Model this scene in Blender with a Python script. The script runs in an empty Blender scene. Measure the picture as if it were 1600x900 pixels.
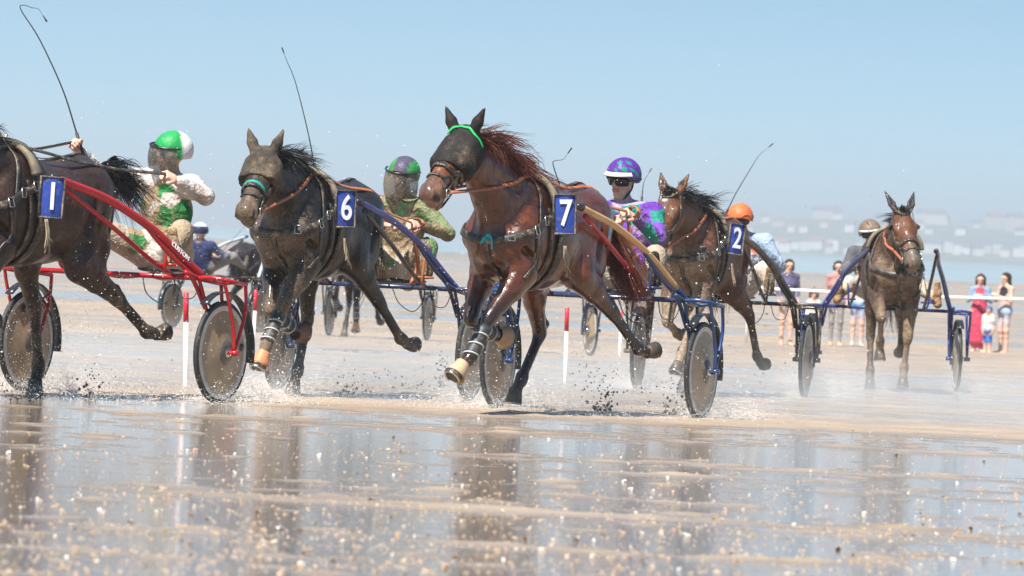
import bpy, math, random
import numpy as np
from mathutils import Vector, Matrix
from mathutils.bvhtree import BVHTree
PI = math.pi
rnd = random.Random(5)
NR = np.random.default_rng(11)
SC = bpy.context.scene
COL = SC.collection
A = lambda *v: np.array(v, float)

# ------------------------------------------------------------------ camera
F_PX, ROLL, PITCH = 8889.0, math.radians(2.7), 0.00881      # focal length in pixels of the 1600 px photograph
CAM = A(0, 0, 1.2)
FWD = A(0, math.cos(PITCH), -math.sin(PITCH)); UP0 = A(0, math.sin(PITCH), math.cos(PITCH))
RGT = math.cos(ROLL) * A(1, 0, 0) + math.sin(ROLL) * UP0
UPV = -math.sin(ROLL) * A(1, 0, 0) + math.cos(ROLL) * UP0
cd = bpy.data.cameras.new('camera'); cam = bpy.data.objects.new('camera', cd); COL.objects.link(cam)
cd.sensor_width = 36.0; cd.lens = 200.0; cd.clip_start = 1.0; cd.clip_end = 60000
cd.dof.use_dof = True; cd.dof.focus_distance = 38.6; cd.dof.aperture_fstop = 8.0
cam.matrix_world = Matrix(((RGT[0], UPV[0], -FWD[0], 0), (RGT[1], UPV[1], -FWD[1], 0), (RGT[2], UPV[2], -FWD[2], 1.2), (0, 0, 0, 1)))
SC.camera = cam
SC.view_settings.view_transform = 'Standard'; SC.view_settings.look = 'None'
SC.view_settings.exposure = 1.0; SC.view_settings.gamma = 1.0

# ------------------------------------------------------------------ sky and sun
SUN_EL, SUN_AZ = math.radians(56), math.radians(208)       # azimuth clockwise from +Y (the view direction)
w = bpy.data.worlds.new('World'); SC.world = w; w.use_nodes = True
nt = w.node_tree; nt.nodes.clear()
wo = nt.nodes.new('ShaderNodeOutputWorld'); bg = nt.nodes.new('ShaderNodeBackground')
sky = nt.nodes.new('ShaderNodeTexSky'); sky.sky_type = 'NISHITA'; sky.sun_disc = False
sky.sun_elevation = SUN_EL; sky.sun_rotation = SUN_AZ; sky.air_density = 1.0; sky.dust_density = 0.25; sky.ozone_density = 1.5
tc = nt.nodes.new('ShaderNodeTexCoord'); vm = nt.nodes.new('ShaderNodeVectorMath'); vm.operation = 'MULTIPLY_ADD'
vm.inputs[1].default_value = (1, 1, 3.2); vm.inputs[2].default_value = (0, 0, 0.10)
nt.links.new(tc.outputs['Generated'], vm.inputs[0]); nt.links.new(vm.outputs[0], sky.inputs[0])
wb = nt.nodes.new('ShaderNodeMix'); wb.data_type = 'RGBA'; wb.blend_type = 'MULTIPLY'; wb.inputs[0].default_value = 1.0; wb.inputs[7].default_value = (0.80, 1.0, 0.915, 1)   # cooler, greener air
nt.links.new(sky.outputs[0], wb.inputs[6]); nt.links.new(wb.outputs[2], bg.inputs[0]); bg.inputs[1].default_value = 0.090
nt.links.new(bg.outputs[0], wo.inputs[0])
sl = bpy.data.lights.new('sun', 'SUN'); sl.energy = 5.0; sl.angle = math.radians(0.53); sl.color = (1.0, 0.965, 0.91)
so = bpy.data.objects.new('sun', sl); COL.objects.link(so); so.location = (0, 0, 60)
sd = Vector((math.sin(SUN_AZ) * math.cos(SUN_EL), math.cos(SUN_AZ) * math.cos(SUN_EL), math.sin(SUN_EL)))
so.rotation_euler = sd.to_track_quat('Z', 'Y').to_euler()

# ------------------------------------------------------------------ helpers: objects
def obj(name, me, mat=None, parent=None):
    o = bpy.data.objects.new(name, me); COL.objects.link(o)
    if parent is not None: o.parent = parent
    if mat is not None and me is not None: me.materials.append(mat)
    return o
def tag(o, label, cat, group=None, kind=None):
    o['label'] = label; o['category'] = cat
    if group: o['group'] = group
    if kind: o['kind'] = kind
    return o
def thing(name, label, cat, loc, rz=0, group=None):
    o = bpy.data.objects.new(name, None); COL.objects.link(o); o.empty_display_size = 0.2
    o.location = loc; o.rotation_euler = (0, 0, rz)
    return tag(o, label, cat, group)
def mesh_np(name, V, Fc, smooth=True, cols=None):
    """V (n,3), Fc (m,k) index array with k = 3 or 4"""
    V = np.asarray(V, np.float32); Fc = np.asarray(Fc, np.int32)
    me = bpy.data.meshes.new(name); n, k = Fc.shape
    me.vertices.add(len(V)); me.vertices.foreach_set('co', V.ravel())
    me.loops.add(n * k); me.loops.foreach_set('vertex_index', Fc.ravel())
    me.polygons.add(n); me.polygons.foreach_set('loop_start', np.arange(0, n * k, k, dtype=np.int32))
    me.polygons.foreach_set('loop_total', np.full(n, k, np.int32))
    me.update(calc_edges=True)
    me.polygons.foreach_set('use_smooth', np.full(n, smooth, bool))
    if cols is not None:
        c = np.ones((len(V), 4), np.float32); c[:, :cols.shape[1]] = cols
        at_ = me.color_attributes.new('Col', 'FLOAT_COLOR', 'POINT'); at_.data.foreach_set('color', c.ravel())
    me.validate(); return me
class MB:
    """collects quads / polygons for one mesh"""
    def __init__(s): s.v = []; s.f = []
    def add(s, V, Fc):
        b = len(s.v); s.v += [tuple(p) for p in V]; s.f += [tuple(i + b for i in f) for f in Fc]
    def box(s, c, half, M=None):
        P = [A(i, j, k) * half for k in (-1, 1) for j in (-1, 1) for i in (-1, 1)]
        P = [(M @ p if M is not None else p) + c for p in P]
        s.add(P, [(0, 2, 3, 1), (4, 5, 7, 6), (0, 1, 5, 4), (2, 6, 7, 3), (0, 4, 6, 2), (1, 3, 7, 5)])
    def tube(s, pts, r, n=8, cap=True):
        pts = [A(*p) for p in pts]; r = list(r) if hasattr(r, '__len__') else [r] * len(pts)
        T = [pts[min(i + 1, len(pts) - 1)] - pts[max(i - 1, 0)] for i in range(len(pts))]
        T = [t / (np.linalg.norm(t) + 1e-12) for t in T]
        u = np.cross(T[0], A(0, 0, 1)); u = u if np.linalg.norm(u) > 1e-3 else np.cross(T[0], A(0, 1, 0)); u /= np.linalg.norm(u)
        V = []
        for p, t, q in zip(pts, T, r):
            u = u - t * (u @ t); u /= np.linalg.norm(u); vv = np.cross(t, u)
            for i in range(n):
                a = 2 * PI * i / n; V.append(p + q * (math.cos(a) * u + math.sin(a) * vv))
        Fc = [(j * n + i, j * n + (i + 1) % n, (j + 1) * n + (i + 1) % n, (j + 1) * n + i) for j in range(len(pts) - 1) for i in range(n)]
        if cap: Fc += [tuple(range(n - 1, -1, -1)), tuple((len(pts) - 1) * n + i for i in range(n))]
        s.add(V, Fc)
    def ribbon(s, pts, nrm, wd, th=0.004):
        pts = [A(*p) for p in pts]; m = len(pts); V = []
        for i in range(m):
            t = pts[min(i + 1, m - 1)] - pts[max(i - 1, 0)]; t /= np.linalg.norm(t) + 1e-12
            nn = A(*nrm[i]); b = np.cross(nn, t); b /= np.linalg.norm(b) + 1e-12; wi = wd[i] if hasattr(wd, '__len__') else wd
            for a, c in ((-1, 0), (1, 0), (1, 1), (-1, 1)): V.append(pts[i] + b * a * wi / 2 + nn * c * th)
        Fc = [(4 * j + i, 4 * j + (i + 1) % 4, 4 * j + 4 + (i + 1) % 4, 4 * j + 4 + i) for j in range(m - 1) for i in range(4)]
        s.add(V, Fc + [(3, 2, 1, 0), tuple(4 * m - 4 + i for i in range(4))])
    def lathe(s, prof, n, M, c):
        """prof: (radius, height) list about local z, M columns = local axes"""
        V = [M @ A(r * math.cos(2 * PI * i / n), r * math.sin(2 * PI * i / n), h) + c for r, h in prof for i in range(n)]
        s.add(V, [(j * n + i, j * n + (i + 1) % n, (j + 1) * n + (i + 1) % n, (j + 1) * n + i) for j in range(len(prof) - 1) for i in range(n)])
    def build(s, name, mat, parent=None, smooth=True):
        me = bpy.data.meshes.new(name); me.from_pydata(s.v, [], s.f); me.update()
        me.polygons.foreach_set('use_smooth', np.full(len(me.polygons), smooth, bool))
        return obj(name, me, mat, parent)
def crom(P, k=6):
    """Catmull-Rom through the points"""
    P = [A(*p) for p in P]; P = [2 * P[0] - P[1]] + P + [2 * P[-1] - P[-2]]; out = []
    for i in range(1, len(P) - 2):
        for j in range(k):
            t = j / k
            out.append(0.5 * (2 * P[i] + (P[i + 1] - P[i - 1]) * t + (2 * P[i - 1] - 5 * P[i] + 4 * P[i + 1] - P[i + 2]) * t * t + (3 * P[i] - P[i - 1] - 3 * P[i + 1] + P[i + 2]) * t ** 3))
    return out + [P[-2]]
def unit(v): v = A(*v); return v / (np.linalg.norm(v) + 1e-12)

# ------------------------------------------------------------------ helpers: where a pixel of the photograph points
def at(px, py, Y):
    d = FWD + RGT * (px - 800) / F_PX - UPV * (py - 450) / F_PX
    return CAM + d * (Y / d[1])
def gz(Y):                                                  # the beach falls gently away from the camera
    return 0.35 - 0.0088 * np.minimum(Y, 124) - np.clip(np.asarray(Y, float) - 124, 0, 476) * 0.0006
def on_ground(px, py):
    d = FWD + RGT * (px - 800) / F_PX - UPV * (py - 450) / F_PX; d = d / d[1]; lo, hi = 10, 600
    for _ in range(50):
        m = (lo + hi) / 2
        if 1.2 + d[2] * m > gz(m): lo = m
        else: hi = m
    return CAM + d * lo

# ------------------------------------------------------------------ helpers: smooth implicit bodies
class Body:
    """a union of tapered elliptical segments, blended, turned into ONE continuous mesh (surface nets)"""
    def __init__(s): s.p = []; s.paint = []; s.cuts = []; s.recolor = None
    def seg(s, a, b, ra, rb, ca, cb=None, side=None, k=0.03, sub=False):
        a = A(*a); b = A(*b)
        ra = A(*ra) if hasattr(ra, '__len__') else A(ra, ra); rb = A(*rb) if hasattr(rb, '__len__') else A(rb, rb)
        if np.linalg.norm(b - a) < 1e-4: b = a + A(1e-4, 0, 0)
        s.p.append((a, b, ra, rb, np.array(ca, float), np.array(ca if cb is None else cb, float), None if side is None else unit(side), k, sub))
    def ball(s, c, r, col, k=0.03, sub=False): s.seg(c, A(*c) + A(1e-4, 0, 0), r, r, col, k=k, sub=sub)
    def val(s, q, P):
        a, b, ra, rb, ca, cb, side, k, sub = q; d = b - a; L = np.linalg.norm(d)
        w_ = P - a; t = np.clip((w_ @ d) / (L * L), 0, 1); x = w_ - t[..., None] * d
        if side is None and ra[0] == ra[1] and rb[0] == rb[1]:
            return np.sqrt((x * x).sum(-1)) - (ra[0] + (rb[0] - ra[0]) * t), t
        dh = d / L; sd_ = side if side is not None else A(0, 1, 0); sd_ = sd_ - dh * (sd_ @ dh); sd_ = sd_ / (np.linalg.norm(sd_) + 1e-9); up = np.cross(dh, sd_)
        hw = ra[0] + (rb[0] - ra[0]) * t; hu = ra[1] + (rb[1] - ra[1]) * t; hm = np.minimum(hw, hu)
        g = np.sqrt((x @ sd_ / hw) ** 2 + (x @ up / hu) ** 2 + (x @ dh / hm) ** 2) + 1e-5
        n = np.sqrt((x * x).sum(-1)) + 1e-6
        return np.where(g < 0.2, -hm * 0.8, n * (1 - 1 / g)), t
    def mesh(s, name, h, alpha=None, sharp=0.012):
        lo = np.min([np.minimum(q[0] - q[2].max(), q[1] - q[3].max()) for q in s.p if not q[8]], 0) - 4 * h
        hi = np.max([np.maximum(q[0] + q[2].max(), q[1] + q[3].max()) for q in s.p if not q[8]], 0) + 4 * h
        N = np.ceil((hi - lo) / h).astype(int) + 1; fld = np.ones(N, np.float32)
        ax = [lo[i] + h * np.arange(N[i]) for i in range(3)]
        for q in s.p:
            m = q[7] + 3 * h
            l = np.maximum(((np.minimum(q[0] - q[2].max(), q[1] - q[3].max()) - m - lo) / h).astype(int), 0)
            u = np.minimum(((np.maximum(q[0] + q[2].max(), q[1] + q[3].max()) + m - lo) / h).astype(int) + 2, N)
            if (u <= l).any(): continue
            P = np.stack(np.meshgrid(*[ax[i][l[i]:u[i]] for i in range(3)], indexing='ij'), -1)
            v, _ = s.val(q, P); sl_ = tuple(slice(l[i], u[i]) for i in range(3)); f0 = fld[sl_]; k = q[7]
            if q[8]: v = -v; hh = np.maximum(k - np.abs(f0 - v), 0) / k; fld[sl_] = np.maximum(f0, v) + hh * hh * k / 4
            else: hh = np.maximum(k - np.abs(f0 - v), 0) / k; fld[sl_] = np.minimum(f0, v) - hh * hh * k / 4
        if s.cuts:
            G = np.stack(np.meshgrid(*ax, indexing='ij'), -1)
            for p0, n in s.cuts: fld = np.maximum(fld, ((G - p0) @ n).astype(np.float32))
        ins = fld < 0
        cnt = np.zeros(N - 1, np.int8)
        for i in (0, 1):
            for j in (0, 1):
                for k in (0, 1): cnt += ins[i:N[0] - 1 + i, j:N[1] - 1 + j, k:N[2] - 1 + k]
        I = np.argwhere((cnt > 0) & (cnt < 8)); idx = -np.ones(N - 1, np.int64); idx[tuple(I.T)] = np.arange(len(I))
        acc = np.zeros((len(I), 3)); num = np.zeros(len(I)); C8 = [(i, j, k) for i in (0, 1) for j in (0, 1) for k in (0, 1)]
        val8 = {c: fld[I[:, 0] + c[0], I[:, 1] + c[1], I[:, 2] + c[2]] for c in C8}
        for c in C8:
            for ax_ in range(3):
                if c[ax_] == 0:
                    d = list(c); d[ax_] = 1; d = tuple(d); x, y = val8[c], val8[d]; mk = (x < 0) != (y < 0)
                    t = np.where(mk, x / np.where(mk, x - y, 1), 0); p = np.tile(np.array(c, float), (len(I), 1)); p[:, ax_] = t
                    acc += p * mk[:, None]; num += mk
        V = lo + h * (I + acc / num[:, None]); Q = []
        for a_ in range(3):
            b_, c_ = (a_ + 1) % 3, (a_ + 2) % 3
            s0 = [slice(None)] * 3; s1 = [slice(None)] * 3; s0[a_] = slice(0, N[a_] - 1); s1[a_] = slice(1, N[a_])
            e = np.argwhere(ins[tuple(s0)] != ins[tuple(s1)]); e = e[(e[:, b_] > 0) & (e[:, c_] > 0)]
            e = e[(e[:, b_] < N[b_] - 1) & (e[:, c_] < N[c_] - 1)]
            fl = ins[tuple(e.T)]; o = np.eye(3, dtype=int)
            q4 = np.stack([idx[tuple((e - o[b_] - o[c_]).T)], idx[tuple((e - o[c_]).T)], idx[tuple(e.T)], idx[tuple((e - o[b_]).T)]], 1)
            q4[~fl] = q4[~fl][:, ::-1]; Q.append(q4)
        Q = np.concatenate(Q); Q = Q[(Q >= 0).all(1)]
        wsum = np.zeros(len(V)); csum = np.zeros((len(V), 3))
        for q in s.p:
            if q[8]: continue
            v, t = s.val(q, V); wt = np.exp(-np.clip(v + 0.02, -0.05, 0.4) / sharp)
            wsum += wt; csum += wt[:, None] * (q[4] + (q[5] - q[4]) * t[:, None])
        cols = csum / (wsum[:, None] + 1e-30)
        for c, r, col in s.paint:
            d = np.sqrt(((V - c) ** 2).sum(1)); k = np.clip((r - d) / (0.25 * r) + 0.5, 0, 1)[:, None]; cols = cols * (1 - k) + np.array(col) * k
        if s.recolor is not None: cols = s.recolor(V, cols)
        al = np.zeros(len(V)) if alpha is None else alpha(V)
        return mesh_np(name, V, Q, True, np.concatenate([cols, al[:, None]], 1))

# ------------------------------------------------------------------ materials
MATS = {}
def nodes(name):
    m = bpy.data.materials.new(name); m.use_nodes = True; n = m.node_tree; b = n.nodes['Principled BSDF']; return m, n, b
def noise(n, scale, detail=4, rough=0.6, coord='Object', vec=None):
    t = n.nodes.new('ShaderNodeTexNoise'); t.inputs['Scale'].default_value = scale; t.inputs['Detail'].default_value = detail; t.inputs['Roughness'].default_value = rough
    if vec is None: c = n.nodes.new('ShaderNodeTexCoord'); vec = c.outputs[coord]
    n.links.new(vec, t.inputs['Vector']); return t.outputs['Fac']
def rng_(n, src, a, b, c=0.0, d=1.0):
    r = n.nodes.new('ShaderNodeMapRange'); r.inputs[1].default_value = a; r.inputs[2].default_value = b; r.inputs[3].default_value = c; r.inputs[4].default_value = d
    n.links.new(src, r.inputs[0]); return r.outputs[0]
def mth(n, op, a, b):
    m = n.nodes.new('ShaderNodeMath'); m.operation = op
    for i, x in enumerate((a, b)):
        if isinstance(x, (int, float)): m.inputs[i].default_value = x
        else: n.links.new(x, m.inputs[i])
    return m.outputs[0]
def mixc(n, fac, a, b):
    m = n.nodes.new('ShaderNodeMix'); m.data_type = 'RGBA'
    for s, x in ((m.inputs[0], fac), (m.inputs[6], a), (m.inputs[7], b)):
        if isinstance(x, tuple): s.default_value = (*x, 1) if len(x) == 3 else x
        elif isinstance(x, (int, float)): s.default_value = x
        else: n.links.new(x, s)
    return m.outputs[2]
def bump(n, b, h, st, dist):
    u = n.nodes.new('ShaderNodeBump'); u.inputs['Strength'].default_value = st; u.inputs['Distance'].default_value = dist
    n.links.new(h, u.inputs['Height']); n.links.new(u.outputs[0], b.inputs['Normal'])
MUD = (0.25, 0.175, 0.105)
def plain(name, col, rough=0.5, mud=0.0, metal=0.0, mudscale=14, spec=0.5, var=0.25):
    """even colour with slight wear; mud 0..1 = how far sand spatter covers it"""
    if name in MATS: return MATS[name]
    m, n, b = nodes(name); f = noise(n, 9, 5); base = mixc(n, rng_(n, f, 0.3, 0.75), tuple(c * (1 - var) for c in col), tuple(min(1, c * (1 + var * 0.6)) for c in col))
    b.inputs['Metallic'].default_value = metal; b.inputs['Specular IOR Level'].default_value = spec
    if mud > 0:
        g = mth(n, 'ADD', mth(n, 'MULTIPLY', noise(n, mudscale, 6, 0.7), 0.6), mth(n, 'MULTIPLY', noise(n, mudscale * 6, 3, 0.7), 0.4))
        k = rng_(n, g, 0.66 - 0.36 * mud, 0.74 - 0.3 * mud); base = mixc(n, k, base, MUD); n.links.new(rng_(n, k, 0, 1, rough, 0.75), b.inputs['Roughness'])
        bump(n, b, k, 0.25, 0.004)
    else: b.inputs['Roughness'].default_value = rough
    n.links.new(base, b.inputs['Base Color']); MATS[name] = m; return m
def painted(name, rough, mudc=MUD, coat=0.0, mscale=11, fine=85.0, wrinkle=0.0, dark=0.6):
    """colour from the body's own vertex colours; vertex alpha = how muddy it is"""
    if name in MATS: return MATS[name]
    m, n, b = nodes(name); a = n.nodes.new('ShaderNodeVertexColor'); a.layer_name = 'Col'
    f1 = noise(n, mscale, 6, 0.7); f2 = noise(n, fine, 3, 0.7); f3 = noise(n, 6, 5, .65); f4 = noise(n, 3.2, 4, .6); f5 = noise(n, fine * 1.7, 2, .5)
    base = mixc(n, rng_(n, f3, 0.36, 0.62), a.outputs['Color'], mixc(n, dark, a.outputs['Color'], (0.015, 0.009, 0.006)))
    tc_ = n.nodes.new('ShaderNodeTexCoord'); mp_ = n.nodes.new('ShaderNodeMapping'); mp_.inputs['Scale'].default_value = (14, 55, 30); n.links.new(tc_.outputs['Object'], mp_.inputs[0])
    f6 = noise(n, 1.0, 4, .65, vec=mp_.outputs[0]); base = mixc(n, rng_(n, f6, .42, .66, 0, .9 * dark), base, mixc(n, .7, base, (.01, .006, .005)))
    s = mth(n, 'ADD', mth(n, 'ADD', mth(n, 'ADD', mth(n, 'MULTIPLY', f1, 0.35), mth(n, 'MULTIPLY', f2, 0.30)), mth(n, 'MULTIPLY', f4, .35)), mth(n, 'MULTIPLY', a.outputs['Alpha'], 0.36))
    k1 = rng_(n, s, 0.60, 0.76); k2 = mth(n, 'MULTIPLY', rng_(n, mth(n, 'ADD', f5, mth(n, 'MULTIPLY', a.outputs['Alpha'], .22)), .685, .715), .75); k = mth(n, 'MAXIMUM', k1, k2)
    mudv = mixc(n, rng_(n, f2, .35, .65), tuple(x * .62 for x in mudc), tuple(min(1, x * 1.35) for x in mudc)); base = mixc(n, k, base, mudv)
    n.links.new(base, b.inputs['Base Color']); n.links.new(rng_(n, k, 0, 1, rough, 0.72), b.inputs['Roughness'])
    b.inputs['Coat Weight'].default_value = coat; b.inputs['Coat Roughness'].default_value = 0.13; b.inputs['Specular IOR Level'].default_value = .22
    if wrinkle: bump(n, b, mth(n, 'SUBTRACT', mth(n, 'MULTIPLY', noise(n, 22, 4, 0.6), .6), mth(n, 'MULTIPLY', mth(n, 'ABSOLUTE', mth(n, 'SUBTRACT', noise(n, 9, 3, .5), .5), 0), 2.6)), wrinkle, 0.030)
    else: bump(n, b, mth(n, 'ADD', mth(n, 'MULTIPLY', f2, 0.22), mth(n, 'ADD', mth(n, 'MULTIPLY', k, .3), mth(n, 'SUBTRACT', mth(n, 'MULTIPLY', noise(n, 16, 4, .55), .7), mth(n, 'MULTIPLY', mth(n, 'ABSOLUTE', mth(n, 'SUBTRACT', noise(n, 6.5, 3, .5), .5), 0), 2.2)))), 0.75, 0.013)
    MATS[name] = m; return m
HAZE, MIST = 4.0e-4, 0.24
# ------------------------------------------------------------------ the setting: beach, water film, sea, far coast
TBL = np.random.default_rng(3).random((256, 256))
def vn(x, y):
    xi, yi = np.floor(x).astype(int), np.floor(y).astype(int); fx, fy = x - xi, y - yi; fx = fx * fx * (3 - 2 * fx); fy = fy * fy * (3 - 2 * fy)
    g = lambda a, b: TBL[a & 255, b & 255]
    return (g(xi, yi) * (1 - fx) + g(xi + 1, yi) * fx) * (1 - fy) + (g(xi, yi + 1) * (1 - fx) + g(xi + 1, yi + 1) * fx) * fy
def fbm(x, y, o=4):
    s, a, t = 0, .5, 0
    for i in range(o): s = s + a * vn(x + 17.3 * i, y + 9.1 * i); t += a; a *= .5; x = x * 2.07; y = y * 2.07
    return s / t
def sand_z(X, Y):
    """height of the sand over the water film: long low bars with ripples and lumps"""
    t = Y + .10 * X
    bars = fbm(X * .10 + 3, t * .55, 3) - .5                         # bars running across the picture
    lump = fbm(X * .55, Y * 1.3 + 40, 4) - .5; fine = fbm(X * 3.2, Y * 5.5, 4) - .5
    near = np.clip((Y - 14) / 10, .55, 1); far = np.clip((Y - 45) / 40, 0, 1)
    spot = np.clip(fbm(X * 4 + 31, Y * 4.2, 2) - .62, 0, 1) * .045
    z = (.021 * bars * (1 + 3.2 * far) + .022 * lump * near * (1 + far) + .016 * fine + spot) - .0062 + .0112 * np.clip((Y - 36.5) / 3, 0, 1) + .003 * np.clip((24 - Y) / 5, 0, 1)
    z += .014 * (fbm(X * .30 + 9, t * 2.3, 3) - .5) * (1 - .6 * far)
    z += .006 * np.exp(-((t - 21.6 + .25 * np.sin(X * .9)) / .45) ** 2) + .009 * np.exp(-((t - 38.3) / 1.6) ** 2) * (fbm(X * .5, Y * .4, 3)) * 1.5
    return z
# wheel and hoof tracks are cut by the passing rigs
yr = [-60., -20, 0, 6, 10, 12]; y_ = 13.
while y_ < 1500: yr.append(y_); y_ += .06 if y_ < 48 else .06 * (y_ / 48) ** 2.1
yr = np.array(yr + [2500., 5000.])
uc = np.concatenate([[-1.6, -1.2, -.9, -.7, -.5, -.38, -.28, -.21, -.165], np.linspace(-.135, .135, 190), [.165, .21, .28, .38, .5, .7, .9, 1.2, 1.6]])
def sheet(yr, uc, zf):
    Yg, Ug = np.meshgrid(yr, uc, indexing='ij'); Xg = Ug * np.maximum(Yg, 16.); V = np.stack([Xg, Yg, zf(Xg, Yg)], -1).reshape(-1, 3)
    n, m = Yg.shape; i = np.arange((n - 1) * m).reshape(n - 1, m)[:, :-1].ravel(); return V, np.stack([i, i + 1, i + m + 1, i + m], 1)
m, n, b = nodes('wet_sand')
g1 = noise(n, .8, 5, .6); g2 = noise(n, 30, 4, .7); g3 = noise(n, 220, 2, .6); g4 = noise(n, .12, 3, .6)
base = mixc(n, rng_(n, g1, .3, .7), (.27, .20, .135), (.38, .29, .205)); base = mixc(n, rng_(n, g2, .55, .8), base, (.24, .18, .13)); base = mixc(n, rng_(n, g3, .64, .72), base, (.62, .52, .42)); base = mixc(n, rng_(n, g4, .4, .65, 0, .6), base, (.40, .30, .225))
wa = n.nodes.new('ShaderNodeVertexColor'); wa.layer_name = 'Col'; wet = mth(n, 'MULTIPLY', wa.outputs['Color'], rng_(n, g2, .3, .6, .75, 1.0))     # how close the sand lies to the water film
base = mixc(n, mth(n, 'MULTIPLY', wet, .6), base, mixc(n, .5, base, (.13, .09, .06)))
base = mixc(n, rng_(n, noise(n, 2.6, 6, .7), .48, .68, 0, .55), base, (.19, .135, .09))
n.links.new(base, b.inputs['Base Color']); n.links.new(rng_(n, wet, 0, 1, .58, .16), b.inputs['Roughness']); n.links.new(rng_(n, wet, 0, 1, .3, .75), b.inputs['Specular IOR Level'])
bump(n, b, mth(n, 'ADD', g2, mth(n, 'MULTIPLY', g3, .5)), .28, .006)
V, Fq = sheet(yr, uc, lambda X, Y: gz(Y) + np.where((Y > 12) & (Y < 1400), sand_z(X, Y), -.004 * (Y > 1400)))
hgt = V[:, 2] - gz(V[:, 1]); wetv = np.clip(1.05 - hgt / .014, 0, 1) ** 1.3
beach = obj('beach', mesh_np('beach', V, Fq, True, np.stack([wetv] * 3, 1)), m); beach['kind'] = 'structure'
m, n, b = nodes('water_film')
c_ = n.nodes.new('ShaderNodeTexCoord'); mp_ = n.nodes.new('ShaderNodeMapping'); mp_.inputs['Scale'].default_value = (2.2, 7.5, 1); n.links.new(c_.outputs['Object'], mp_.inputs[0]); r1 = noise(n, 1.0, 5, .6, vec=mp_.outputs[0]); r2 = noise(n, 26, 3, .6); b.inputs['Base Color'].default_value = (.24, .18, .13, 1); b.inputs['Roughness'].default_value = .045; b.inputs['IOR'].default_value = 1.7
bump(n, b, mth(n, 'ADD', r1, mth(n, 'MULTIPLY', r2, .25)), .20, .02)
yw = np.concatenate([np.array([-20., 0, 8]), np.arange(13, 60, 1.), np.geomspace(60, 460, 30)])
V, Fq = sheet(yw, np.array([-1.2, -.6, -.3, -.15, 0, .15, .3, .6, 1.2]), lambda X, Y: gz(Y) + 0 * X)
film = obj('shallow_water', mesh_np('shallow_water', V, Fq), m); film['kind'] = 'structure'
m, n, b = nodes('sea_water'); c_ = n.nodes.new('ShaderNodeTexCoord'); mp_ = n.nodes.new('ShaderNodeMapping'); mp_.inputs['Scale'].default_value = (.03, .006, 1); n.links.new(c_.outputs['Object'], mp_.inputs[0])
s1 = noise(n, 1.0, 4, .6, vec=mp_.outputs[0]); n.links.new(mixc(n, rng_(n, s1, .3, .7), (.22, .29, .31), (.30, .36, .37)), b.inputs['Base Color']); b.inputs['Roughness'].default_value = .35; b.inputs['Specular IOR Level'].default_value = .3
bump(n, b, noise(n, .6, 4), .5, .3)
xs = np.concatenate([np.linspace(-6000, -300, 12), np.linspace(-250, 250, 60), np.linspace(300, 6000, 12)]); edge = np.clip(686 - 3.2 * xs + 12 * (fbm(xs * .05, xs * 0, 3) - .5), 250, 2400)
rows = [edge, edge * 1.05, edge * 1.3] + [np.maximum(np.full_like(xs, q), edge * 1.4) for q in (3400., 8000., 40000.)]
V = np.concatenate([np.stack([xs * (max(1, k - 2)) ** 1.3, r, np.full_like(xs, gz(600) + .035)], 1) for k, r in enumerate(rows)]); k = len(xs)
i = np.arange(5 * k).reshape(5, k)[:, :-1].ravel(); seaob = obj('sea', mesh_np('sea', V, np.stack([i, i + 1, i + k + 1, i + k], 1)), m); seaob['kind'] = 'structure'
# far coast: a low hill across the bay with a town on it
ZS = float(gz(600))
hx_ = np.linspace(60, 1500, 120); hy_ = np.array([3900, 3960, 4100, 4250, 4400, 4600, 5200.])
def hill(X, Y):
    top = 31 * np.clip((X - 90) / 130, 0, 1) ** .8 * (.82 + .36 * fbm(X * .012, X * 0 + 5, 3)) + 3 * (fbm(X * .05, Y * .01, 3) - .5)
    return ZS - 2 + top * np.interp(Y, [3900, 3960, 4100, 4400, 4600, 5200], [0.05, .22, .48, .85, 1, .6])
Yg, Xg = np.meshgrid(hy_, hx_, indexing='ij'); V = np.stack([Xg, Yg, hill(Xg, Yg)], -1).reshape(-1, 3); k = 120; i = np.arange(6 * k).reshape(6, k)[:, :-1].ravel()
m, n, b = nodes('hill_green'); n.links.new(mixc(n, rng_(n, noise(n, .03, 5), .35, .65), (.07, .10, .055), (.20, .21, .16)), b.inputs['Base Color']); b.inputs['Roughness'].default_value = .9
ho_ = obj('hills', mesh_np('hills', V, np.stack([i, i + 1, i + k + 1, i + k], 1)), m); ho_['kind'] = 'structure'
hz = MB(); hz.box(A(0, 4000, 20), A(7000, 4300, 40)); hzo = hz.build('haze', None, None, False); hzo.location = (0, 0, 0)
zl = float(gz(1500)) - 3.5
for v in hzo.data.vertices: v.co.z = zl if v.co.z < 0 else 62
for v in hzo.data.vertices: v.co.y = -300 if v.co.y < 0 else 45000; v.co.x = -40000 if v.co.x < 0 else 40000
m = bpy.data.materials.new('haze'); m.use_nodes = True; m.node_tree.nodes.clear(); o_ = m.node_tree.nodes.new('ShaderNodeOutputMaterial'); pv = m.node_tree.nodes.new('ShaderNodeVolumePrincipled'); pv.inputs['Color'].default_value = (.90, .955, 1, 1); pv.inputs['Density'].default_value = HAZE; pv.inputs['Anisotropy'].default_value = .2
m.node_tree.links.new(pv.outputs[0], o_.inputs['Volume']); hzo.data.materials.append(m); hzo['kind'] = 'stuff'; hzo['label'] = 'pale sea haze over the whole bay'; hzo['category'] = 'haze'
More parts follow.
